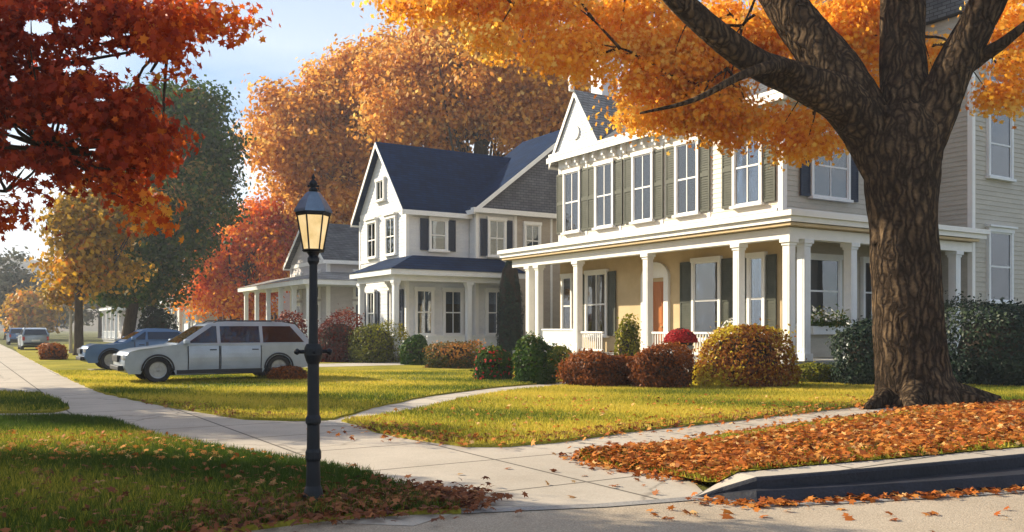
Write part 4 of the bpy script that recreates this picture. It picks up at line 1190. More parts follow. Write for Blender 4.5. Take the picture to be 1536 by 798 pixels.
# ------------------------------------------------------------------ cars
def car(label, loc, rz, paint, L=5.3, H=1.68, W=1.95, wagon=True, red=False, group=None):
    root = empty('parked_car', loc, rz, label, 'car', group)
    wr = .365; xf, xr = L / 2 - .98, -L / 2 + 1.1
    hw = W / 2

    def yw(z, x=0):
        k = 1 - .05 * ((z - .72) / .45) ** 2
        e = abs(x) - (L / 2 - .45)
        if e > 0: k *= 1 - .11 * (e / .45) ** 1.6
        return hw * k
    pts = [(-L / 2 + .03, .40), (xr - .47, .33)]
    for a in np.linspace(168, 12, 13): pts.append((xr + .415 * math.cos(R(a)), wr + .415 * math.sin(R(a))))
    pts += [(xr + .5, .27), (xf - .5, .25)]
    for a in np.linspace(168, 12, 13): pts.append((xf + .415 * math.cos(R(a)), wr + .415 * math.sin(R(a))))
    belt = 1.06
    hood = .98 if wagon else .90
    pts += [(xf + .47, .30), (L / 2 - .12, .30), (L / 2 - .02, .42), (L / 2, .58), (L / 2 - .03, .74), (L / 2 - .16, .86), (L / 2 - .5, .93), (L / 2 - 1.0, hood), (L / 2 - 1.42, hood + .06), (L / 2 - 1.9, belt - .01), (0, belt), (-L / 2 + .6, belt + .03)]
    pts += [(-L / 2 + .1, belt + .02), (-L / 2 + .0, .95), (-L / 2 - .04, .7), (-L / 2 - .02, .5)]
    mb = MB(); n = len(pts)
    # three lengthwise strips across the width so the nose is rounded in plan
    rows = [-1, -.86, -.4, .4, .86, 1]
    for rr in rows:
        for (x, z) in pts:
            cx = x
            e = abs(x) - (L / 2 - .5)
            if e > 0: cx = x - math.copysign(.16 * abs(rr) ** 3 * (e / .5), x)
            yy = rr * yw(z, x)
            dz = .035 * (1 - rr * rr) if z > .85 else 0
            mb.v.append((cx, yy, z + dz))
    for k in range(len(rows) - 1):
        for i in range(n):
            a, b = k * n + i, k * n + (i + 1) % n
            mb.f.append((a, b, b + n, a + n))
    mb.f.append(tuple(range(n))); mb.f.append(tuple(range((len(rows) - 1) * n, len(rows) * n))[::-1])
    bo = mb.obj('body', paint, root, smooth=True, bevel=.03, seg=3); bo.data.set_sharp_from_angle(angle=R(50))
    # cabin
    if wagon: cp = [(L / 2 - 1.5, belt - .02), (L / 2 - 2.4, H - .07), (L / 2 - 2.85, H), (-L / 2 + 1.0, H - .01), (-L / 2 + .56, H - .08), (-L / 2 + .08, belt)]
    else: cp = [(L / 2 - 1.45, belt - .04), (L / 2 - 2.15, H - .05), (L / 2 - 2.5, H), (-L / 2 + 1.6, H - .02), (-L / 2 + 1.3, H - .08), (-L / 2 + .55, belt)]

    def cw(z): return hw * (.935 - .2 * max(0, (z - belt)) / (H - belt))
    mb = MB(); n = len(cp)
    for rr in (-1, -.5, .5, 1):
        for (x, z) in cp: mb.v.append((x + (.05 * (1 - rr * rr) if x > 0 else -.04 * (1 - rr * rr)), rr * cw(z), z + .03 * (1 - rr * rr) * (z > belt + .1)))
    for k in range(3):
        for i in range(n):
            a, b = k * n + i, k * n + (i + 1) % n
            mb.f.append((a, b, b + n, a + n))
    mb.f.append(tuple(range(n))); mb.f.append(tuple(range(3 * n, 4 * n))[::-1])
    ro_ = mb.obj('roof', paint, root, smooth=True, bevel=.04, seg=3); ro_.data.set_sharp_from_angle(angle=R(50))
    zb_, zt_ = belt + .06, H - .1

    def xe(z, front):   # edge of the glasshouse at height z
        a, b = (cp[0], cp[1]) if front else (cp[-1], cp[-2])
        t = (z - a[1]) / (b[1] - a[1]); return a[0] + (b[0] - a[0]) * t
    cuts = [xe(zb_, True) - .14, .1, -1.15 if wagon else -1.25]
    spans = [(None, .14), (.04, -1.1)] + ([(-1.2, None)] if wagon else [])
    for s in (-1, 1):
        for (xa, xb) in spans:
            A0 = xe(zb_, True) - .16 if xa is None else xa
            A1 = xe(zt_, True) - .14 if xa is None else xa
            B0 = (xe(zb_, False) + .18 if xb is None else xb)
            B1 = (xe(zt_, False) + .16 if xb is None else xb)
            if not wagon and xa is not None: B0, B1 = -1.35, -1.05
            q = [(A0, s * (cw(zb_) + .012), zb_), (B0, s * (cw(zb_) + .012), zb_), (B1, s * (cw(zt_) + .012), zt_), (A1, s * (cw(zt_) + .012), zt_)]
            if s > 0: q = q[::-1]
            mb = MB(); mb.extrude(q, (0, -s * .008, 0)); mb.obj('side_window', M['glass_car'], root)
            mb = MB(); q2 = [(x, y - s * .009, z) for x, y, z in q]; mb.extrude(q2, (0, -s * .003, 0)); mb.obj('window_lining', M['red_cloth'] if (red and xb is None) else M['car_navy'], root)
    for front in (True, False):
        xa, xb = xe(zb_, front), xe(zt_, front); s = 1 if front else -1
        q = [(xa + s * .075, -cw(zb_) * .88, zb_), (xa + s * .075, cw(zb_) * .88, zb_), (xb + s * .075, cw(zt_) * .88, zt_), (xb + s * .075, -cw(zt_) * .88, zt_)]
        mb = MB(); mb.extrude(q, (-s * .008, 0, -.005)); mb.obj('windscreen' if front else 'rear_window', M['glass_car'], root)
        mb = MB(); mb.extrude([(x - s * .012, y, z - .006) for x, y, z in q], (-s * .004, 0, -.002)); mb.obj('window_lining', M['car_dark'], root)
    # doors
    for s in (-1, 1):
        for (x0, x1) in ((L / 2 - 1.78, .09), (.065, -1.12)):
            mb = MB(); zs = np.linspace(.36, belt - .03, 7)
            lo_, hi_ = min(x0, x1) + .008, max(x0, x1) - .008
            for za, zb2 in zip(zs[:-1], zs[1:]):
                q = [(lo_, s * (yw(za) + .009), za), (hi_, s * (yw(za) + .009), za), (hi_, s * (yw(zb2) + .009), zb2), (lo_, s * (yw(zb2) + .009), zb2)]
                mb.poly(q if s < 0 else q[::-1])
            for (xx) in (lo_, hi_):
                for za, zb2 in zip(zs[:-1], zs[1:]):
                    mb.poly([(xx, s * (yw(za) - .005), za), (xx, s * (yw(za) + .009), za), (xx, s * (yw(zb2) + .009), zb2), (xx, s * (yw(zb2) - .005), zb2)])
            d = mb.obj('door', paint, root, smooth=True)
            mb = MB()
            for e_ in (lo_, hi_):
                for za, zb2 in zip(zs[:-1], zs[1:]):
                    q = [(e_ - .014, s * (yw(za) + .010), za), (e_ + .014, s * (yw(za) + .010), za), (e_ + .014, s * (yw(zb2) + .010), zb2), (e_ - .014, s * (yw(zb2) + .010), zb2)]
                    mb.poly(q if s < 0 else q[::-1])
            mb.obj('seam', M['car_dark'], d)
            mb = MB(); mb.box(lo_ + .08, lo_ + .27, s * (yw(.92) + .012), s * (yw(.92) + .035), .905, .935); mb.obj('handle', M['car_dark'], d, bevel=.006)
        for xx in (xf, xr):
            mb = MB(); an = np.linspace(R(-2), R(182), 19)
            for a0_, a1_ in zip(an[:-1], an[1:]):
                q = [(xx + r_ * math.cos(t_), s * (yw(wr + r_ * math.sin(t_), xx) + .014), wr + r_ * math.sin(t_)) for (r_, t_) in ((.40, a0_), (.40, a1_), (.45, a1_), (.45, a0_))]
                mb.poly(q if s > 0 else q[::-1])
            mb.obj('wheel_arch', M['car_dark'], root)
        mb = MB(); mb.box(xr + .5, xf - .5, s * (yw(.3) - .01), s * (yw(.3) + .014), .24, .355); mb.obj('sill', M['car_dark'], root)
        mb = MB(); xm = L / 2 - 1.72; mb.box(xm - .09, xm + .06, s * (hw * .93), s * (hw + .17), belt + .03, belt + .16); mb.obj('mirror', paint, root, bevel=.03)
        mb = MB(); mb.box(L / 2 - .30, L / 2 - .075, s * hw * .56, s * hw * .86, .66, .80); mb.obj('headlight', M['lens'], root, bevel=.03)
        mb = MB(); mb.box(-L / 2 - .025, -L / 2 + .16, s * hw * .74, s * hw * .905, .72, 1.0); mb.obj('tail_light', M['lens_red'], root, bevel=.02)
    mb = MB(); mb.box(L / 2 - .2, L / 2 + .012, -hw * .5, hw * .5, .60, .78)
    mb.obj('grille', M['car_dark'], root, bevel=.015)
    mb = MB(); mb.box(L / 2 - .25, L / 2 + .03, -hw * .74, hw * .74, .36, .5); mb.obj('bumper', M['car_dark'], root, bevel=.03)
    mb = MB(); mb.box(-L / 2 - .07, -L / 2 + .2, -hw * .8, hw * .8, .42, .58); mb.obj('bumper', M['car_dark'], root, bevel=.03)
    mb = MB(); mb.box(-L / 2 - .075, -L / 2 - .05, -.26, .26, .66, .78); mb.obj('number_plate', M['plate'], root)
    mb = MB(); mb.box(xr + .3, xf - .3, -hw * .8, hw * .8, .2, .3)
    for xx in (xf, xr): mb.box(xx - .39, xx + .39, -hw * .84, hw * .84, .32, .72)
    mb.obj('underbody', M['car_dark'], root)
    # wheels
    proto = None
    for xx in (xf, xr):
        for s in (-1, 1):
            if proto is None:
                mb = MB(); mb.lathe([(.2, -.11), (.33, -.115), (wr, -.08), (wr + .004, 0), (wr, .08), (.33, .115), (.235, .11), (.235, .05)], 28)
                wo = mb.obj('wheel', M['tyre'], root, smooth=False)
                mb = MB(); mb.lathe([(.235, .09), (.235, .105), (.21, .1), (.2, .07), (.02, .07)], 24)
                for j in range(7):
                    th = 2 * math.pi * j / 7; c, sn = math.cos(th), math.sin(th)
                    mb.extrude([(c * .04 - sn * .03, sn * .04 + c * .03, .07), (c * .04 + sn * .03, sn * .04 - c * .03, .07), (c * .215 + sn * .018, sn * .215 - c * .018, .075), (c * .215 - sn * .018, sn * .215 + c * .018, .075)], (0, 0, .03))
                mb.lathe([(.055, .07), (.055, .112), (.02, .12)], 12)
                mb.obj('rim', M['rim'], wo)
                proto = wo
            else:
                wo = copy_tree(proto, root)
            wo.location = (xx, s * (hw - .13), wr + .004); wo.rotation_euler = (R(90) if s < 0 else R(-90), 0, 0)
    # roof rails
    if wagon:
        for s in (-1, 1):
            mb = MB(); mb.tube([(L / 2 - 2.55, s * cw(H) * .88, H - .01), (L / 2 - 2.7, s * cw(H) * .88, H + .06), (-L / 2 + .9, s * cw(H) * .88, H + .06), (-L / 2 + .75, s * cw(H) * .88, H - .01)], [.018] * 4, 8); mb.obj('roof_rail', M['car_dark'], root, smooth=True)
    return root


zc = ZL + .006
cp_ = np.array(G(172, 577)[:2]) + P * 2.75
car('silver blue estate car parked nose to the pavement on the driveway', (cp_[0], cp_[1], zc), ANG + math.pi, M['car_silver'], 5.5, 1.7, 1.98, True, True, 'cars parked by the houses')
cp_ = np.array(G(118, 557)[:2]) + P * 2.3
car('steel blue saloon car half hidden behind the silver blue estate car', (cp_[0], cp_[1], zc), ANG + math.pi, M['car_blue'], 4.6, 1.5, 1.85, False, False, 'cars parked by the houses')
car('small blue-grey car far down the street, the nearer of two', (*G(50, 525)[:2], .0), ANG + R(90), M['car_grey'], 4.6, 1.6, 1.85, True, False, 'cars parked by the houses')
car('small dark blue car far down the street behind the blue-grey one', (*G(27, 517)[:2], .0), ANG + R(90), M['car_blue'], 4.6, 1.6, 1.85, True, False, 'cars parked by the houses')

# ------------------------------------------------------------------ big tree in front
TB = G(1376, 603, .08)
TY = TB[1]
T1 = empty('maple_tree', TB, 0, 'large orange-leaved tree with a massive dark forked trunk', 'tree')


def tpt(px, py, wpx, Y=None):
    Y = TY if Y is None else Y
    p = AT(px, py, Y)
    return (p[0] - TB[0], p[1] - TB[1], p[2] - TB[2], wpx / 2 * .86 * Y / F)


mb = MB()


def flare(k, th, r):
    return r


tp = smooth_path([tpt(1376, 612, 170), tpt(1374, 590, 142), tpt(1368, 555, 122), tpt(1360, 450, 114), tpt(1356, 340, 110), tpt(1352, 260, 124), tpt(1350, 205, 130), tpt(1352, 165, 92)], 9)
mb.tube(tp[:, :3], tp[:, 3], 56, wob=.05, seed=3, rf=lambda k, th, r: r * (1 + (.28 * max(0, math.sin(2.5 * th + .6)) ** 2 * max(0, 1 - k / 9))))
LIMB_PTS = []
for ctrl, sd_ in (([tpt(1338, 270, 80), tpt(1305, 200, 84), tpt(1258, 150, 76, TY - .3), tpt(1200, 122, 62, TY - .7), tpt(1138, 96, 50, TY - 1.1), tpt(1080, 55, 46, TY - 1.6), tpt(1020, 3, 40, TY - 2.0), tpt(950, -70, 28, TY - 2.6), tpt(870, -150, 14, TY - 3.2)], 5),
                  ([tpt(1318, 215, 80), tpt(1275, 140, 84, TY + .3), tpt(1232, 80, 78, TY + .6), tpt(1190, 22, 70, TY + .9), tpt(1140, -55, 56, TY + 1.2), tpt(1090, -170, 34, TY + 1.6), tpt(1060, -260, 14, TY + 2)], 6),
                  ([tpt(1358, 230, 92), tpt(1358, 140, 80, TY + .3), tpt(1354, 60, 74, TY + .6), tpt(1352, -10, 72, TY + .8), tpt(1346, -130, 56, TY + 1.2), tpt(1360, -260, 30, TY + 1.6), tpt(1370, -340, 12, TY + 2)], 7),
                  ([tpt(1362, 260, 80), tpt(1398, 180, 72, TY - .2), tpt(1430, 105, 66, TY - .4), tpt(1462, 40, 60, TY - .6), tpt(1490, -20, 56, TY - .8), tpt(1530, -120, 40, TY - 1), tpt(1580, -220, 16, TY - 1.3)], 8),
                  ([tpt(1450, 100, 30, TY - .4), tpt(1476, 82, 26, TY - .6), tpt(1502, 66, 20, TY - .9), tpt(1560, 20, 12, TY - 1.4), tpt(1620, -20, 5, TY - 2)], 9),
                  ([tpt(1210, 128, 40, TY - .6), tpt(1180, 100, 26, TY - 1.4), tpt(1120, 110, 16, TY - 2.4), tpt(1040, 150, 9, TY - 3.2), tpt(960, 170, 4, TY - 3.6)], 10)):
    q = smooth_path(ctrl, 7); mb.tube(q[:, :3], q[:, 3], 24, wob=.07, seed=sd_); LIMB_PTS += [p_ for p_ in q[len(q) // 3::2, :3]]
LIMB_PTS = list(LIMB_PTS)
# surface roots
for ctrl in ([tpt(1400, 585, 40), tpt(1440, 598, 38, TY - .5), tpt(1490, 612, 26, TY - 1.1), tpt(1550, 628, 12, TY - 1.8)], [tpt(1345, 585, 40), tpt(1322, 600, 30, TY - .4), tpt(1300, 612, 14, TY - .9)], [tpt(1372, 585, 44, TY - .6), tpt(1370, 604, 36, TY - 1.0), tpt(1366, 618, 14, TY - 1.6)], [tpt(1420, 585, 40), tpt(1455, 592, 30, TY + .2), tpt(1500, 600, 14, TY + .1)]):
    q = smooth_path(ctrl, 6); mb.tube(q[:, :3], q[:, 3], 14, wob=.03, seed=4)
tw_targets = []
ells = [(690, 0, 90, 24, 14, 20, 23), (620, 5, 40, 12, 4, 20, 22), (800, 35, 80, 62, 24, 19.5, 23), (860, 90, 40, 30, 6, 19.5, 22), (770, -20, 120, 40, 14, 20, 23), (940, 40, 72, 52, 27, 20.5, 24.5), (1015, 168, 75, 24, 26, 20.5, 23), (985, 110, 45, 40, 16, 20.5, 23),
        (1105, 188, 48, 24, 12, 20.5, 23), (1085, 65, 85, 60, 46, 21.5, 25), (1050, 125, 60, 42, 20, 21, 24), (1205, 190, 45, 18, 6, 20.5, 22), (1225, 222, 40, 14, 5, 20.5, 22), (1275, 45, 45, 50, 30, 21.5, 24), (1175, 60, 60, 70, 26, 22, 25), (1402, 92, 12, 26, 5, 21, 23), (1522, 50, 26, 60, 12, 20, 23),
        (1512, 150, 26, 20, 5, 20, 22), (1320, 90, 20, 60, 8, 22, 24)]
cen, hue = [], []
for (cx, cy, rx, ry, n, y0, y1) in ells:
    for _ in range(n):
        a = random.uniform(0, 6.283); r = math.sqrt(random.random())
        cen.append(AT(cx + rx * r * math.cos(a), cy + ry * r * math.sin(a), random.uniform(y0, y1))); hue.append(random.gauss(.6, .15))
for _ in range(95):     # the crown above the picture
    a = random.uniform(0, 6.283); r = math.sqrt(random.random())
    yy_ = TY + 5 * r * math.sin(a); cen.append((6.5 + 8.5 * r * math.cos(a), yy_, 1.6 + .368 * yy_ + random.uniform(1.1, 6))); hue.append(random.gauss(.5, .14))
cen = np.array(cen) - np.array(TB)
pos, nrm, sz, h = clump_leaves(cen, .34, 220, .125, hue, .5, .5, .2)
leaf_mesh('crown', pos, nrm, sz, h, MAPLE, M['lf_orange'], T1)
# twigs that carry the sprays
anch = [a_ for a_ in LIMB_PTS]
LIMB_PTS2 = anch
for c in sorted(cen[::3], key=lambda c: min(np.linalg.norm(c - a) for a in anch)):
    d = [np.linalg.norm(c - a) for a in anch]; a = anch[int(np.argmin(d))]
    md = (a + c) / 2 + RNG.normal(0, .08, 3) * np.linalg.norm(c - a) + np.array([0, 0, .15])
    q = smooth_path([(*a, .04), (*md, .022), (*c, .005)], 4); LIMB_PTS2.append(md); mb.tube(q[:, :3], q[:, 3], 5)
mb.obj('trunk', M['bark'], T1, smooth=True)

# ------------------------------------------------------------------ red maple whose branches hang in from the left
RB = (-9.6, 9.8, 0)
T2 = empty('maple_tree', RB, 0, 'dark red maple whose leafy branches hang over the near lawn', 'tree')
ells = [(30, 30, 90, 60, 32), (150, 25, 70, 30, 16), (215, 45, 60, 26, 12), (290, 25, 45, 20, 8), (345, 36, 12, 5, 2), (235, 85, 20, 14, 3), (60, 130, 100, 60, 34), (140, 180, 85, 40, 24), (205, 205, 45, 35, 12), (30, 230, 55, 35, 12), (110, 245, 70, 25, 12), (235, 248, 32, 18, 5), (185, 280, 26, 18, 4), (228, 312, 14, 14, 2), (15, 320, 14, 18, 2), (-120, 120, 110, 160, 60)]
cen, hue = [], []
for (cx, cy, rx, ry, n) in ells:
    for _ in range(n):
        a = random.uniform(0, 6.283); r = math.sqrt(random.random()); px = cx + rx * r * math.cos(a); py = cy + ry * r * math.sin(a)
        cen.append(AT(px, py, random.uniform(7.6, 9.6))); hue.append(random.gauss(.30 + .34 * max(0, (px - 130) / 150) + .25 * max(0, (py - 230) / 80), .1))
blobs_red = [(-7.0, 8.4, 6.4, 2.4, 1.6, 1.8)]
ex_ = blob_points(70, blobs_red)
cen = np.vstack([np.array(cen), ex_]) - np.array(RB); hue += [random.gauss(.35, .12) for _ in ex_]
pos, nrm, sz, h = clump_leaves(cen, .145, 85, .078, hue, .4, .6, .13)
# the bulk of the crown, above and behind the trunk on the up-sun side
el = blob_points(760, [(-14.5, 3.8, 6.2, 5.0, 3.4, 3.0), (-12.2, 5.9, 4.6, 1.6, 1.6, 1.6), (-15, 6.0, 5.6, 2.6, 1.6, 2.2), (-18, 5.9, 5.4, 2.6, 1.7, 2.2), (-20.5, 5.6, 5.0, 2.2, 1.8, 1.8), (-14.6, 7.25, 5.3, 2.2, 1.0, 1.5), (-17, 7.0, 5.6, 2.0, .9, 1.5)], .4)
tt, ww, hh = el[:, 0], el[:, 1], el[:, 2]
kp = tt + 1.96 * hh < -2.6 - 2.0 * np.clip(ww - 6.6, 0, 3) + RNG.normal(0, .25, len(tt)); tt, ww, hh = tt[kp], ww[kp], hh[kp]
bulk = np.column_stack([.927 * tt + .375 * ww, -.375 * tt + .927 * ww, hh]) - np.array(RB)
p2, n2, s2, h2 = clump_leaves(bulk, .36, 170, .13, None, .4, .6, .15)
pos, nrm, sz, h = np.vstack([pos, p2]), np.vstack([nrm, n2]), np.r_[sz, s2], np.r_[h, h2 - .15]
wpos = pos + np.array(RB); ppx = 768 + F * wpos[:, 0] / wpos[:, 1]; ppy = HZ - F * (wpos[:, 2] - CH) / wpos[:, 1]
gap = np.zeros(len(pos), bool)
for (gx, gy, gr, gs) in ((56, 42, 26, 16), (100, 36, 16, 9), (162, 57, 14, 7), (192, 52, 10, 6), (185, 92, 45, 12), (232, 100, 30, 10), (28, 208, 24, 20), (86, 190, 18, 8), (137, 224, 9, 7), (38, 260, 18, 10), (66, 268, 14, 9), (112, 226, 7, 6), (105, 105, 12, 6), (20, 118, 10, 7), (150, 150, 10, 6), (70, 318, 22, 12)):
    gap |= ((ppx - gx) / gr) ** 2 + ((ppy - gy) / gs) ** 2 < RNG.uniform(.5, 1.5, len(pos))
pos, nrm, sz, h = pos[~gap], nrm[~gap], sz[~gap], h[~gap]
leaf_mesh('crown', pos, nrm, sz, h, MAPLE, M['lf_red'], T2)
mb = MB()
q = smooth_path([(0, 0, -.1, .42), (0, 0, .6, .3), (.1, 0, 2.0, .26), (.1, .1, 3.4, .24)], 6); mb.tube(q[:, :3], q[:, 3], 16, wob=.08)
anch = []
for (e, r0) in (((2.8, -.6, 5.4), .13), ((1.5, -.4, 3.2), .09), ((4.6, -1.0, 2.95), .06), ((4.4, -.9, 4.6), .08), ((0, .4, 7.0), .16), ((-2, 1.6, 5.8), .12), ((-2.2, -1, 5), .12), ((6.2, -1.0, 4.4), .04), ((5.2, -1.3, 3.3), .05), ((3.0, -1.0, 4.0), .08)):
    s_ = np.array([.1, .1, random.uniform(2.6, 3.5)]); e = np.array(e); md = (s_ + e) / 2 + np.array([0, 0, .3])
    q = smooth_path([(*s_, r0 * 1.3), (*md, r0 * .8), (*e, r0 * .25)], 7); mb.tube(q[:, :3], q[:, 3], 9, wob=.05); anch += [q[7, :3], q[-1, :3], q[10, :3]]
for c in cen[::3]:
    d = [np.linalg.norm(c - a) for a in anch]; a = anch[int(np.argmin(d))]
    q = smooth_path([(*a, .018), (*((a + c) / 2 + RNG.normal(0, .08, 3)), .012), (*c, .004)], 4); mb.tube(q[:, :3], q[:, 3], 5)
mb.obj('trunk', M['bark_far'], T2, smooth=True)

# ------------------------------------------------------------------ other trees
def W_(px, Y, z): return ((px - 768) * Y / F, Y, z)


def blobs_px(lst):
    out = []
    for (px, py, rx, ry, Y) in lst:
        p = AT(px, py, Y); k = Y / F
        out.append((*p, rx * k, rx * k * .9, ry * k))
    return out


b = (AT(720, 500, 64)[0], 64, 0)
tree('maple_tree', 'tall amber-brown tree rising directly behind the navy-roofed house', 'tree', b, blobs_px([(720, 120, 130, 85, 64), (640, 170, 90, 75, 64), (800, 150, 90, 85, 63), (740, 70, 110, 50, 65), (850, 190, 60, 60, 64), (650, 90, 60, 40, 65), (590, 130, 55, 60, 66)]), 480, 130, .75, .36, M['lf_amber'], M['bark_far'], .6, 8, n_br=40)
b = (AT(470, 500, 70)[0], 70, 0)
tree('maple_tree', 'rounded amber-brown tree rising behind the pale grey house', 'tree', b, blobs_px([(470, 230, 95, 100, 70), (540, 180, 80, 90, 71), (430, 200, 60, 70, 70), (590, 120, 65, 70, 71), (535, 130, 60, 55, 71), (500, 310, 90, 50, 70)]), 420, 130, .8, .38, M['lf_amber'], M['bark_far'], .6, 7, n_br=40)
b = (AT(352, 500, 72)[0], 72, 0)
tree('maple_tree', 'scarlet and orange tree behind the pale grey house porch', 'tree', b, blobs_px([(350, 380, 62, 55, 72), (390, 345, 48, 42, 71), (310, 420, 48, 50, 72), (370, 440, 55, 40, 72), (425, 385, 42, 60, 70), (405, 335, 40, 38, 70)]), 230, 120, .6, .32, M['lf_scarlet'], M['bark_far'], .45, 4.5, n_br=24)
b = G(190, 528.5); Yg = b[1]
tree('oak_tree', 'dark green rounded tree with a thick bare trunk behind the parked cars', 'tree', b, blobs_px([(275, 215, 78, 85, Yg), (285, 290, 72, 70, Yg), (235, 360, 80, 60, Yg), (200, 415, 75, 45, Yg), (240, 180, 50, 50, Yg), (225, 260, 60, 60, Yg)]), 460, 150, .6, .29, M['lf_green'], M['bark_far'], .42, 4.2, lean=(.6, 0), n_br=24)
b = G(118, 534)
tree('maple_tree', 'golden yellow tree standing beside the dark green oak', 'tree', b, blobs_px([(130, 340, 60, 50, b[1]), (165, 310, 60, 45, b[1]), (110, 390, 55, 45, b[1]), (150, 400, 55, 40, b[1]), (200, 300, 35, 30, b[1])]), 150, 90, .5, .32, M['lf_gold'], M['bark_far'], .26, 3.6, n_br=18)
b = G(106, 531)
tree('young_tree', 'slim young yellow tree with pale trunk at the far bend of the pavement', 'tree', b, blobs_px([(106, 430, 20, 28, b[1]), (92, 445, 14, 18, b[1])]), 26, 60, .35, .26, M['lf_gold'], M['bark_pale'], .1, 2.6, n_br=6)
b = (-21.5, 24.5, 0)
tree('maple_tree', 'red street tree beside the pavement beyond the dark red maple', 'tree', b, [(-21.5, 24.5, 7.2, 4.0, 2.4, 2.6), (-19.0, 23.6, 6.6, 3, 1.9, 2.0), (-24, 26.2, 6.6, 3, 2.4, 2)], 170, 70, .45, .26, M['lf_red'], M['bark_far'], .35, 3.8, n_br=18)
tree('maple_tree', 'narrow upright red street tree between the two broad red ones', 'tree', (-16.1, 18.9, 0), [(-16.1, 18.9, 4.6, 1.5, 1.4, 2.2), (-16.1, 18.9, 6.6, 1.4, 1.3, 2.0)], 110, 110, .3, .16, M['lf_red'], M['bark_far'], .2, 2.6, n_br=10)
hm_ = MB(); NX, NYh = 60, 10
for j in range(NYh):
    for i in range(NX):
        x = -620 + 700 * i / (NX - 1); y = 430 + 190 * j / (NYh - 1)
        e = math.sin(math.pi * j / (NYh - 1)) ** .7 * (30 + 12 * math.sin(i * .31) + 6 * math.sin(i * .9 + 1)) * min(1, max(0, (80 - x) / 260)) + random.uniform(-1.5, 1.5)
        hm_.v.append((x, y, max(-.5, e)))
for j in range(NYh - 1):
    for i in range(NX - 1): hm_.f.append((j * NX + i, j * NX + i + 1, (j + 1) * NX + i + 1, (j + 1) * NX + i))
M['hill'] = mat_noise('wooded_hillside', (.05, .06, .035), (.12, .09, .05), .06, .95, 1, .5, c3=(.17, .10, .05))
tag(hm_.obj('hills', M['hill'], smooth=True), kind='structure')
# hazy far trees
k = 0
for (px, Y, hgt, rw, mt, lab) in ((10, 120, 12, 4.6, 'lf_hazy', 'far hazy olive tree at the edge of the street, tallest of the far row'), (48, 110, 6.2, 2.2, 'lf_gold', 'far hazy golden tree between the olive ones'), (-60, 130, 13, 6, 'lf_hazy', 'far hazy olive tree outside the bend of the street'), (70, 150, 9, 4, 'lf_hazy', 'far low olive tree closing the end of the street'),
                                (150, 140, 12, 6, 'lf_hazy', 'far olive tree behind the golden yellow tree'), (235, 120, 12, 5, 'lf_amber', 'far amber tree behind the dark green oak'), (20, 190, 10, 7, 'lf_hazy', 'furthest pale olive tree at the end of the street'),
                                (300, 115, 12, 5.5, 'lf_amber', 'far amber tree beside the white house with navy roof'), (980, 80, 18, 7, 'lf_amber', 'tall amber tree rising behind the big beige house chimney'), (1180, 75, 17, 7, 'lf_amber', 'tall amber tree behind the big beige house roof')):
    bx, by, _ = W_(px, Y, 0)
    tree('far_tree', lab, 'tree', (bx, by, 0), [(bx, by, hgt * .62, rw, rw, hgt * .36), (bx + rw * .4, by, hgt * .5, rw * .8, rw * .7, hgt * .28), (bx - rw * .45, by, hgt * .52, rw * .7, rw * .7, hgt * .28)], 80, 60, .8, .6, M[mt], M['bark_far'], .3, hgt * .35, n_br=8, group='trees far down the street')

# ------------------------------------------------------------------ shrubs
def shrub(label, px0, px1, pt, pb, mat, n, size, Y=None, name='bush', cat='bush', depth=.8, power=2.4, clumpy=.12, flowers=None, tmpl=OVAL, stray_p=.08, side=0.):
    Y = Y or F * CH / (pb - HZ)
    cx = (px0 + px1) / 2; k = Y / F; rx = (px1 - px0) / 2 * k
    h = CH + (HZ - pt) * k
    return bush(name, label, (W_(cx, Y + rx * depth * .5, 0)[0], Y + rx * depth * .5, 0), rx, rx * depth, h, n, size, mat, cat, None, power, clumpy, tmpl, flowers=flowers, stray_p=stray_p, side=side)


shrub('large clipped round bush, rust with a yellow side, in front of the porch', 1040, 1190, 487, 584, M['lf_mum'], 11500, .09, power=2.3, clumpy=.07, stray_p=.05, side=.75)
shrub('low mounded rust-brown bush beside the front walk', 843, 962, 530, 583, M['lf_rust'], 8000, .085, clumpy=.2, stray_p=.14)
shrub('taller rust-brown bush between the low mound and the yellow-sided bush', 945, 1042, 520, 586, M['lf_rust'], 7000, .085, clumpy=.2, stray_p=.14)
shrub('big dark blue-green hedge bush to the right of the thick trunk', 1412, 1600, 457, 582, M['lf_deep'], 15000, .10, power=3.0, clumpy=.14, stray_p=.12)
shrub('dark blue-green bush close to the side porch, left of the trunk', 1258, 1345, 478, 581, M['lf_deep'], 8000, .095, clumpy=.24, stray_p=.16)
shrub('low yellow-green bush under the porch flower box', 1188, 1268, 545, 578, M['lf_yellowgreen'], 3000, .09, clumpy=.16)
shrub('maroon bush just past the lamp post', 468, 545, 474, 545, M['lf_maroon'], 5000, .115, clumpy=.2, stray_p=.14)
shrub('dusky maroon bush behind the tail of the silver blue car', 405, 462, 472, 542, M['lf_maroon'], 3500, .13, clumpy=.14)
shrub('low clipped rust-red bush on the lawn behind the car', 403, 462, 549, 573, M['lf_rust'], 2600, .08, clumpy=.08)
shrub('yellow-green rounded hedge bush left of the white porch column', 518, 603, 486, 546, M['lf_yellowgreen'], 5200, .115, power=2.8, clumpy=.2, stray_p=.14)
shrub('small dark green bush against the railing of the white house', 600, 645, 500, 549, M['lf_green'], 3000, .12, clumpy=.14)
shrub('orange and green flowering bush on the lawn before the white house', 634, 722, 512, 554, M['lf_mixed'], 5000, .11, power=2.7, clumpy=.2, stray_p=.14)
shrub('green bush with red flowers at the edge of the front walk', 712, 770, 520, 573, M['lf_green'], 3800, .10, clumpy=.14, flowers=(M['fl_red'], 150, .12))
shrub('upright dark green bush at the far end of the big porch', 772, 828, 512, 577, M['lf_green'], 4200, .11, clumpy=.28, stray_p=.2)
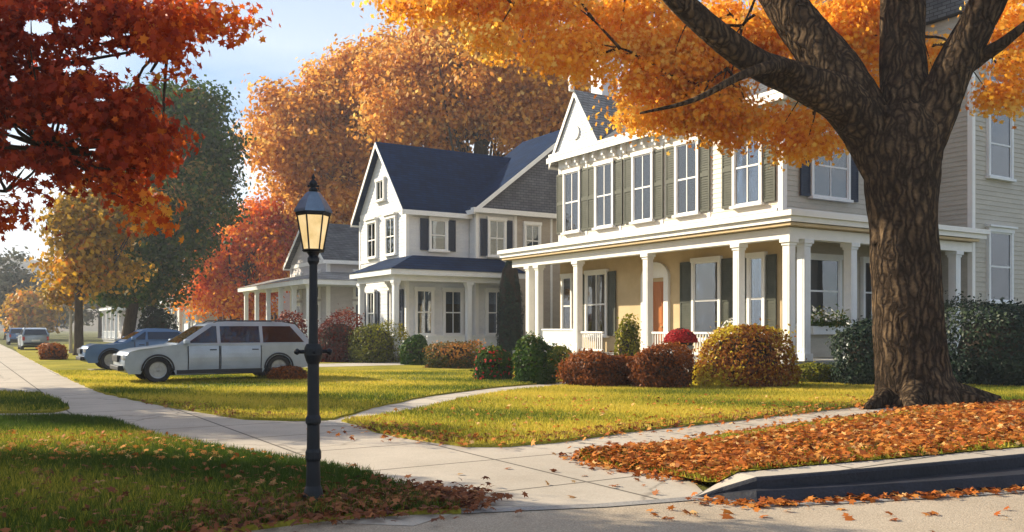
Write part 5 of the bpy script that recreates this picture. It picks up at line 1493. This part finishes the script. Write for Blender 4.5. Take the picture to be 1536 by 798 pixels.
shrub('leafy green bush beside the paired porch columns', 815, 862, 520, 570, M['lf_yellowgreen'], 2600, .10, clumpy=.18)
shrub('green bush growing before the orange front door', 922, 962, 480, 570, M['lf_yellowgreen'], 3000, .10, Y=28, clumpy=.2)
shrub('slate-green bush far behind the parked cars', 205, 262, 462, 535, M['lf_deep'], 3000, .2, Y=58, clumpy=.15)
shrub('brown bush at the bend of the pavement', 62, 98, 515, 541, M['lf_rust'], 1500, .14, clumpy=.15)
# slim conifer between the houses
cxp = W_(765, 41.5, 0)
CT = empty('conifer', (cxp[0], cxp[1], 0), 0, 'slim dark evergreen standing between the two front houses', 'tree')
n = 7000; zz = RNG.uniform(.3, 4.9, n); th = RNG.uniform(0, 6.283, n); rr = .62 * np.clip(1.12 - (zz / 5.0) ** 3.2, .06, 1) * (.8 + .2 * RNG.uniform(0, 1, n)) * (1 + .1 * np.sin(5 * th + zz * 3))
pos = np.column_stack([rr * np.cos(th), rr * np.sin(th), zz]); leaf_mesh('foliage', pos, np.column_stack([np.cos(th), np.sin(th), .4 + RNG.normal(0, .4, n)]), .13 * RNG.uniform(.6, 1.3, n), RNG.uniform(0, .7, n), DIAM, M['lf_deep'], CT)
MB().lathe([(.09, 0), (.5, .3), (.52, 3), (.36, 4.3), (.02, 4.9)], 12).obj('trunk', M['twig'], CT)

# red chrysanthemums on a stone urn
ux = W_(1021, 26.6, 0)
UR = empty('flower_urn', (ux[0], ux[1], 0), 0, 'grey stone urn full of red flowers beside the porch steps', 'flower pot')
MB().lathe([(.26, 0), (.28, .08), (.16, .14), (.11, .4), (.13, .5), (.27, .7), (.36, .95), (.40, 1.06), (.36, 1.08)], 20).obj('urn', M['stone_pot'], UR, smooth=False)
n = 2600; d = RNG.normal(size=(n, 3)); d /= np.linalg.norm(d, axis=1, keepdims=True); d[:, 2] = np.abs(d[:, 2]) - .25
pos = np.array([0, 0, 1.28]) + d * np.array([.50, .50, .40]) * (1 - np.abs(RNG.normal(0, .1, (n, 1))))
leaf_mesh('blossom', pos, d + RNG.normal(0, .4, (n, 3)), .085 * RNG.uniform(.7, 1.3, n), RNG.uniform(0, 1, n), OVAL, M['fl_red'], UR)
MB().lathe([(.3, 1.0), (.42, 1.2), (.36, 1.45), (.1, 1.6)], 14).obj('stems', M['twig'], UR)


def hp(h, x, y, z):
    c, s = math.cos(ANG), math.sin(ANG)
    return (h.location.x + c * x - s * y, h.location.y + s * x + c * y, z)


# flower box on the side porch rail
FB = empty('flower_box', hp(H1, -.15, -1.85, FL + .782), ANG, 'white flower box with green leaves and white blooms on the side porch rail', 'flower box')
MB().box(-.82, .82, -.17, .17, 0, .26).obj('box', M['trim_blue'], FB, bevel=.01)
n = 1500; p = np.column_stack([RNG.uniform(-.8, .8, n), RNG.normal(0, .13, n), .24 + np.abs(RNG.normal(0, .2, n))])
leaf_mesh('foliage', p, RNG.normal(size=(n, 3)) + np.array([0, -.4, .6]), .10 * RNG.uniform(.6, 1.3, n), RNG.uniform(.2, 1, n), OVAL, M['lf_green'], FB)
n = 260; p = np.column_stack([RNG.uniform(-.8, .8, n), RNG.normal(-.05, .14, n), .4 + np.abs(RNG.normal(0, .17, n))])
leaf_mesh('blossom', p, RNG.normal(size=(n, 3)) + np.array([0, -.8, .6]), .11 * RNG.uniform(.6, 1.2, n), RNG.uniform(0, 1, n), OVAL, M['fl_white'], FB)
# white flowering pot on the front porch near the corner
wp = hp(H1, -1.35, .75, FL)
WPt = empty('flower_pot', wp, 0, 'stone pot of white flowers on the front porch next to the corner column', 'flower pot')
MB().lathe([(.18, 0), (.24, .3), (.28, .5), (.26, .52)], 16).obj('pot', M['stone_pot'], WPt)
n = 700; d = RNG.normal(size=(n, 3)); d /= np.linalg.norm(d, axis=1, keepdims=True)
leaf_mesh('foliage', np.array([0, 0, .85]) + d * .42 * RNG.uniform(.5, 1, (n, 1)), d + RNG.normal(0, .5, (n, 3)), np.full(n, .1), RNG.uniform(.3, 1, n), OVAL, M['lf_yellowgreen'], WPt)
n = 260; d = RNG.normal(size=(n, 3)); d /= np.linalg.norm(d, axis=1, keepdims=True)
leaf_mesh('blossom', np.array([0, 0, .88]) + d * .45, d, np.full(n, .1), RNG.uniform(0, 1, n), OVAL, M['fl_white'], WPt)

# ------------------------------------------------------------------ air
mb = MB(); mb.box(-1300, 1300, -60, 1300, -1, 75)
hz = mb.obj('haze', M['trim']); tag(hz, kind='stuff')
hm = bpy.data.materials.new('haze_air'); hm.use_nodes = True
hn = hm.node_tree; hn.nodes.remove(hn.nodes['Principled BSDF'])
pv = N(hn, 'ShaderNodeVolumePrincipled'); pv.inputs['Color'].default_value = (.86, .90, 1, 1); pv.inputs['Density'].default_value = .0008; pv.inputs['Anisotropy'].default_value = .2
hn.links.new(pv.outputs[0], hn.nodes['Material Output'].inputs['Volume'])
hz.data.materials.clear(); hz.data.materials.append(hm)
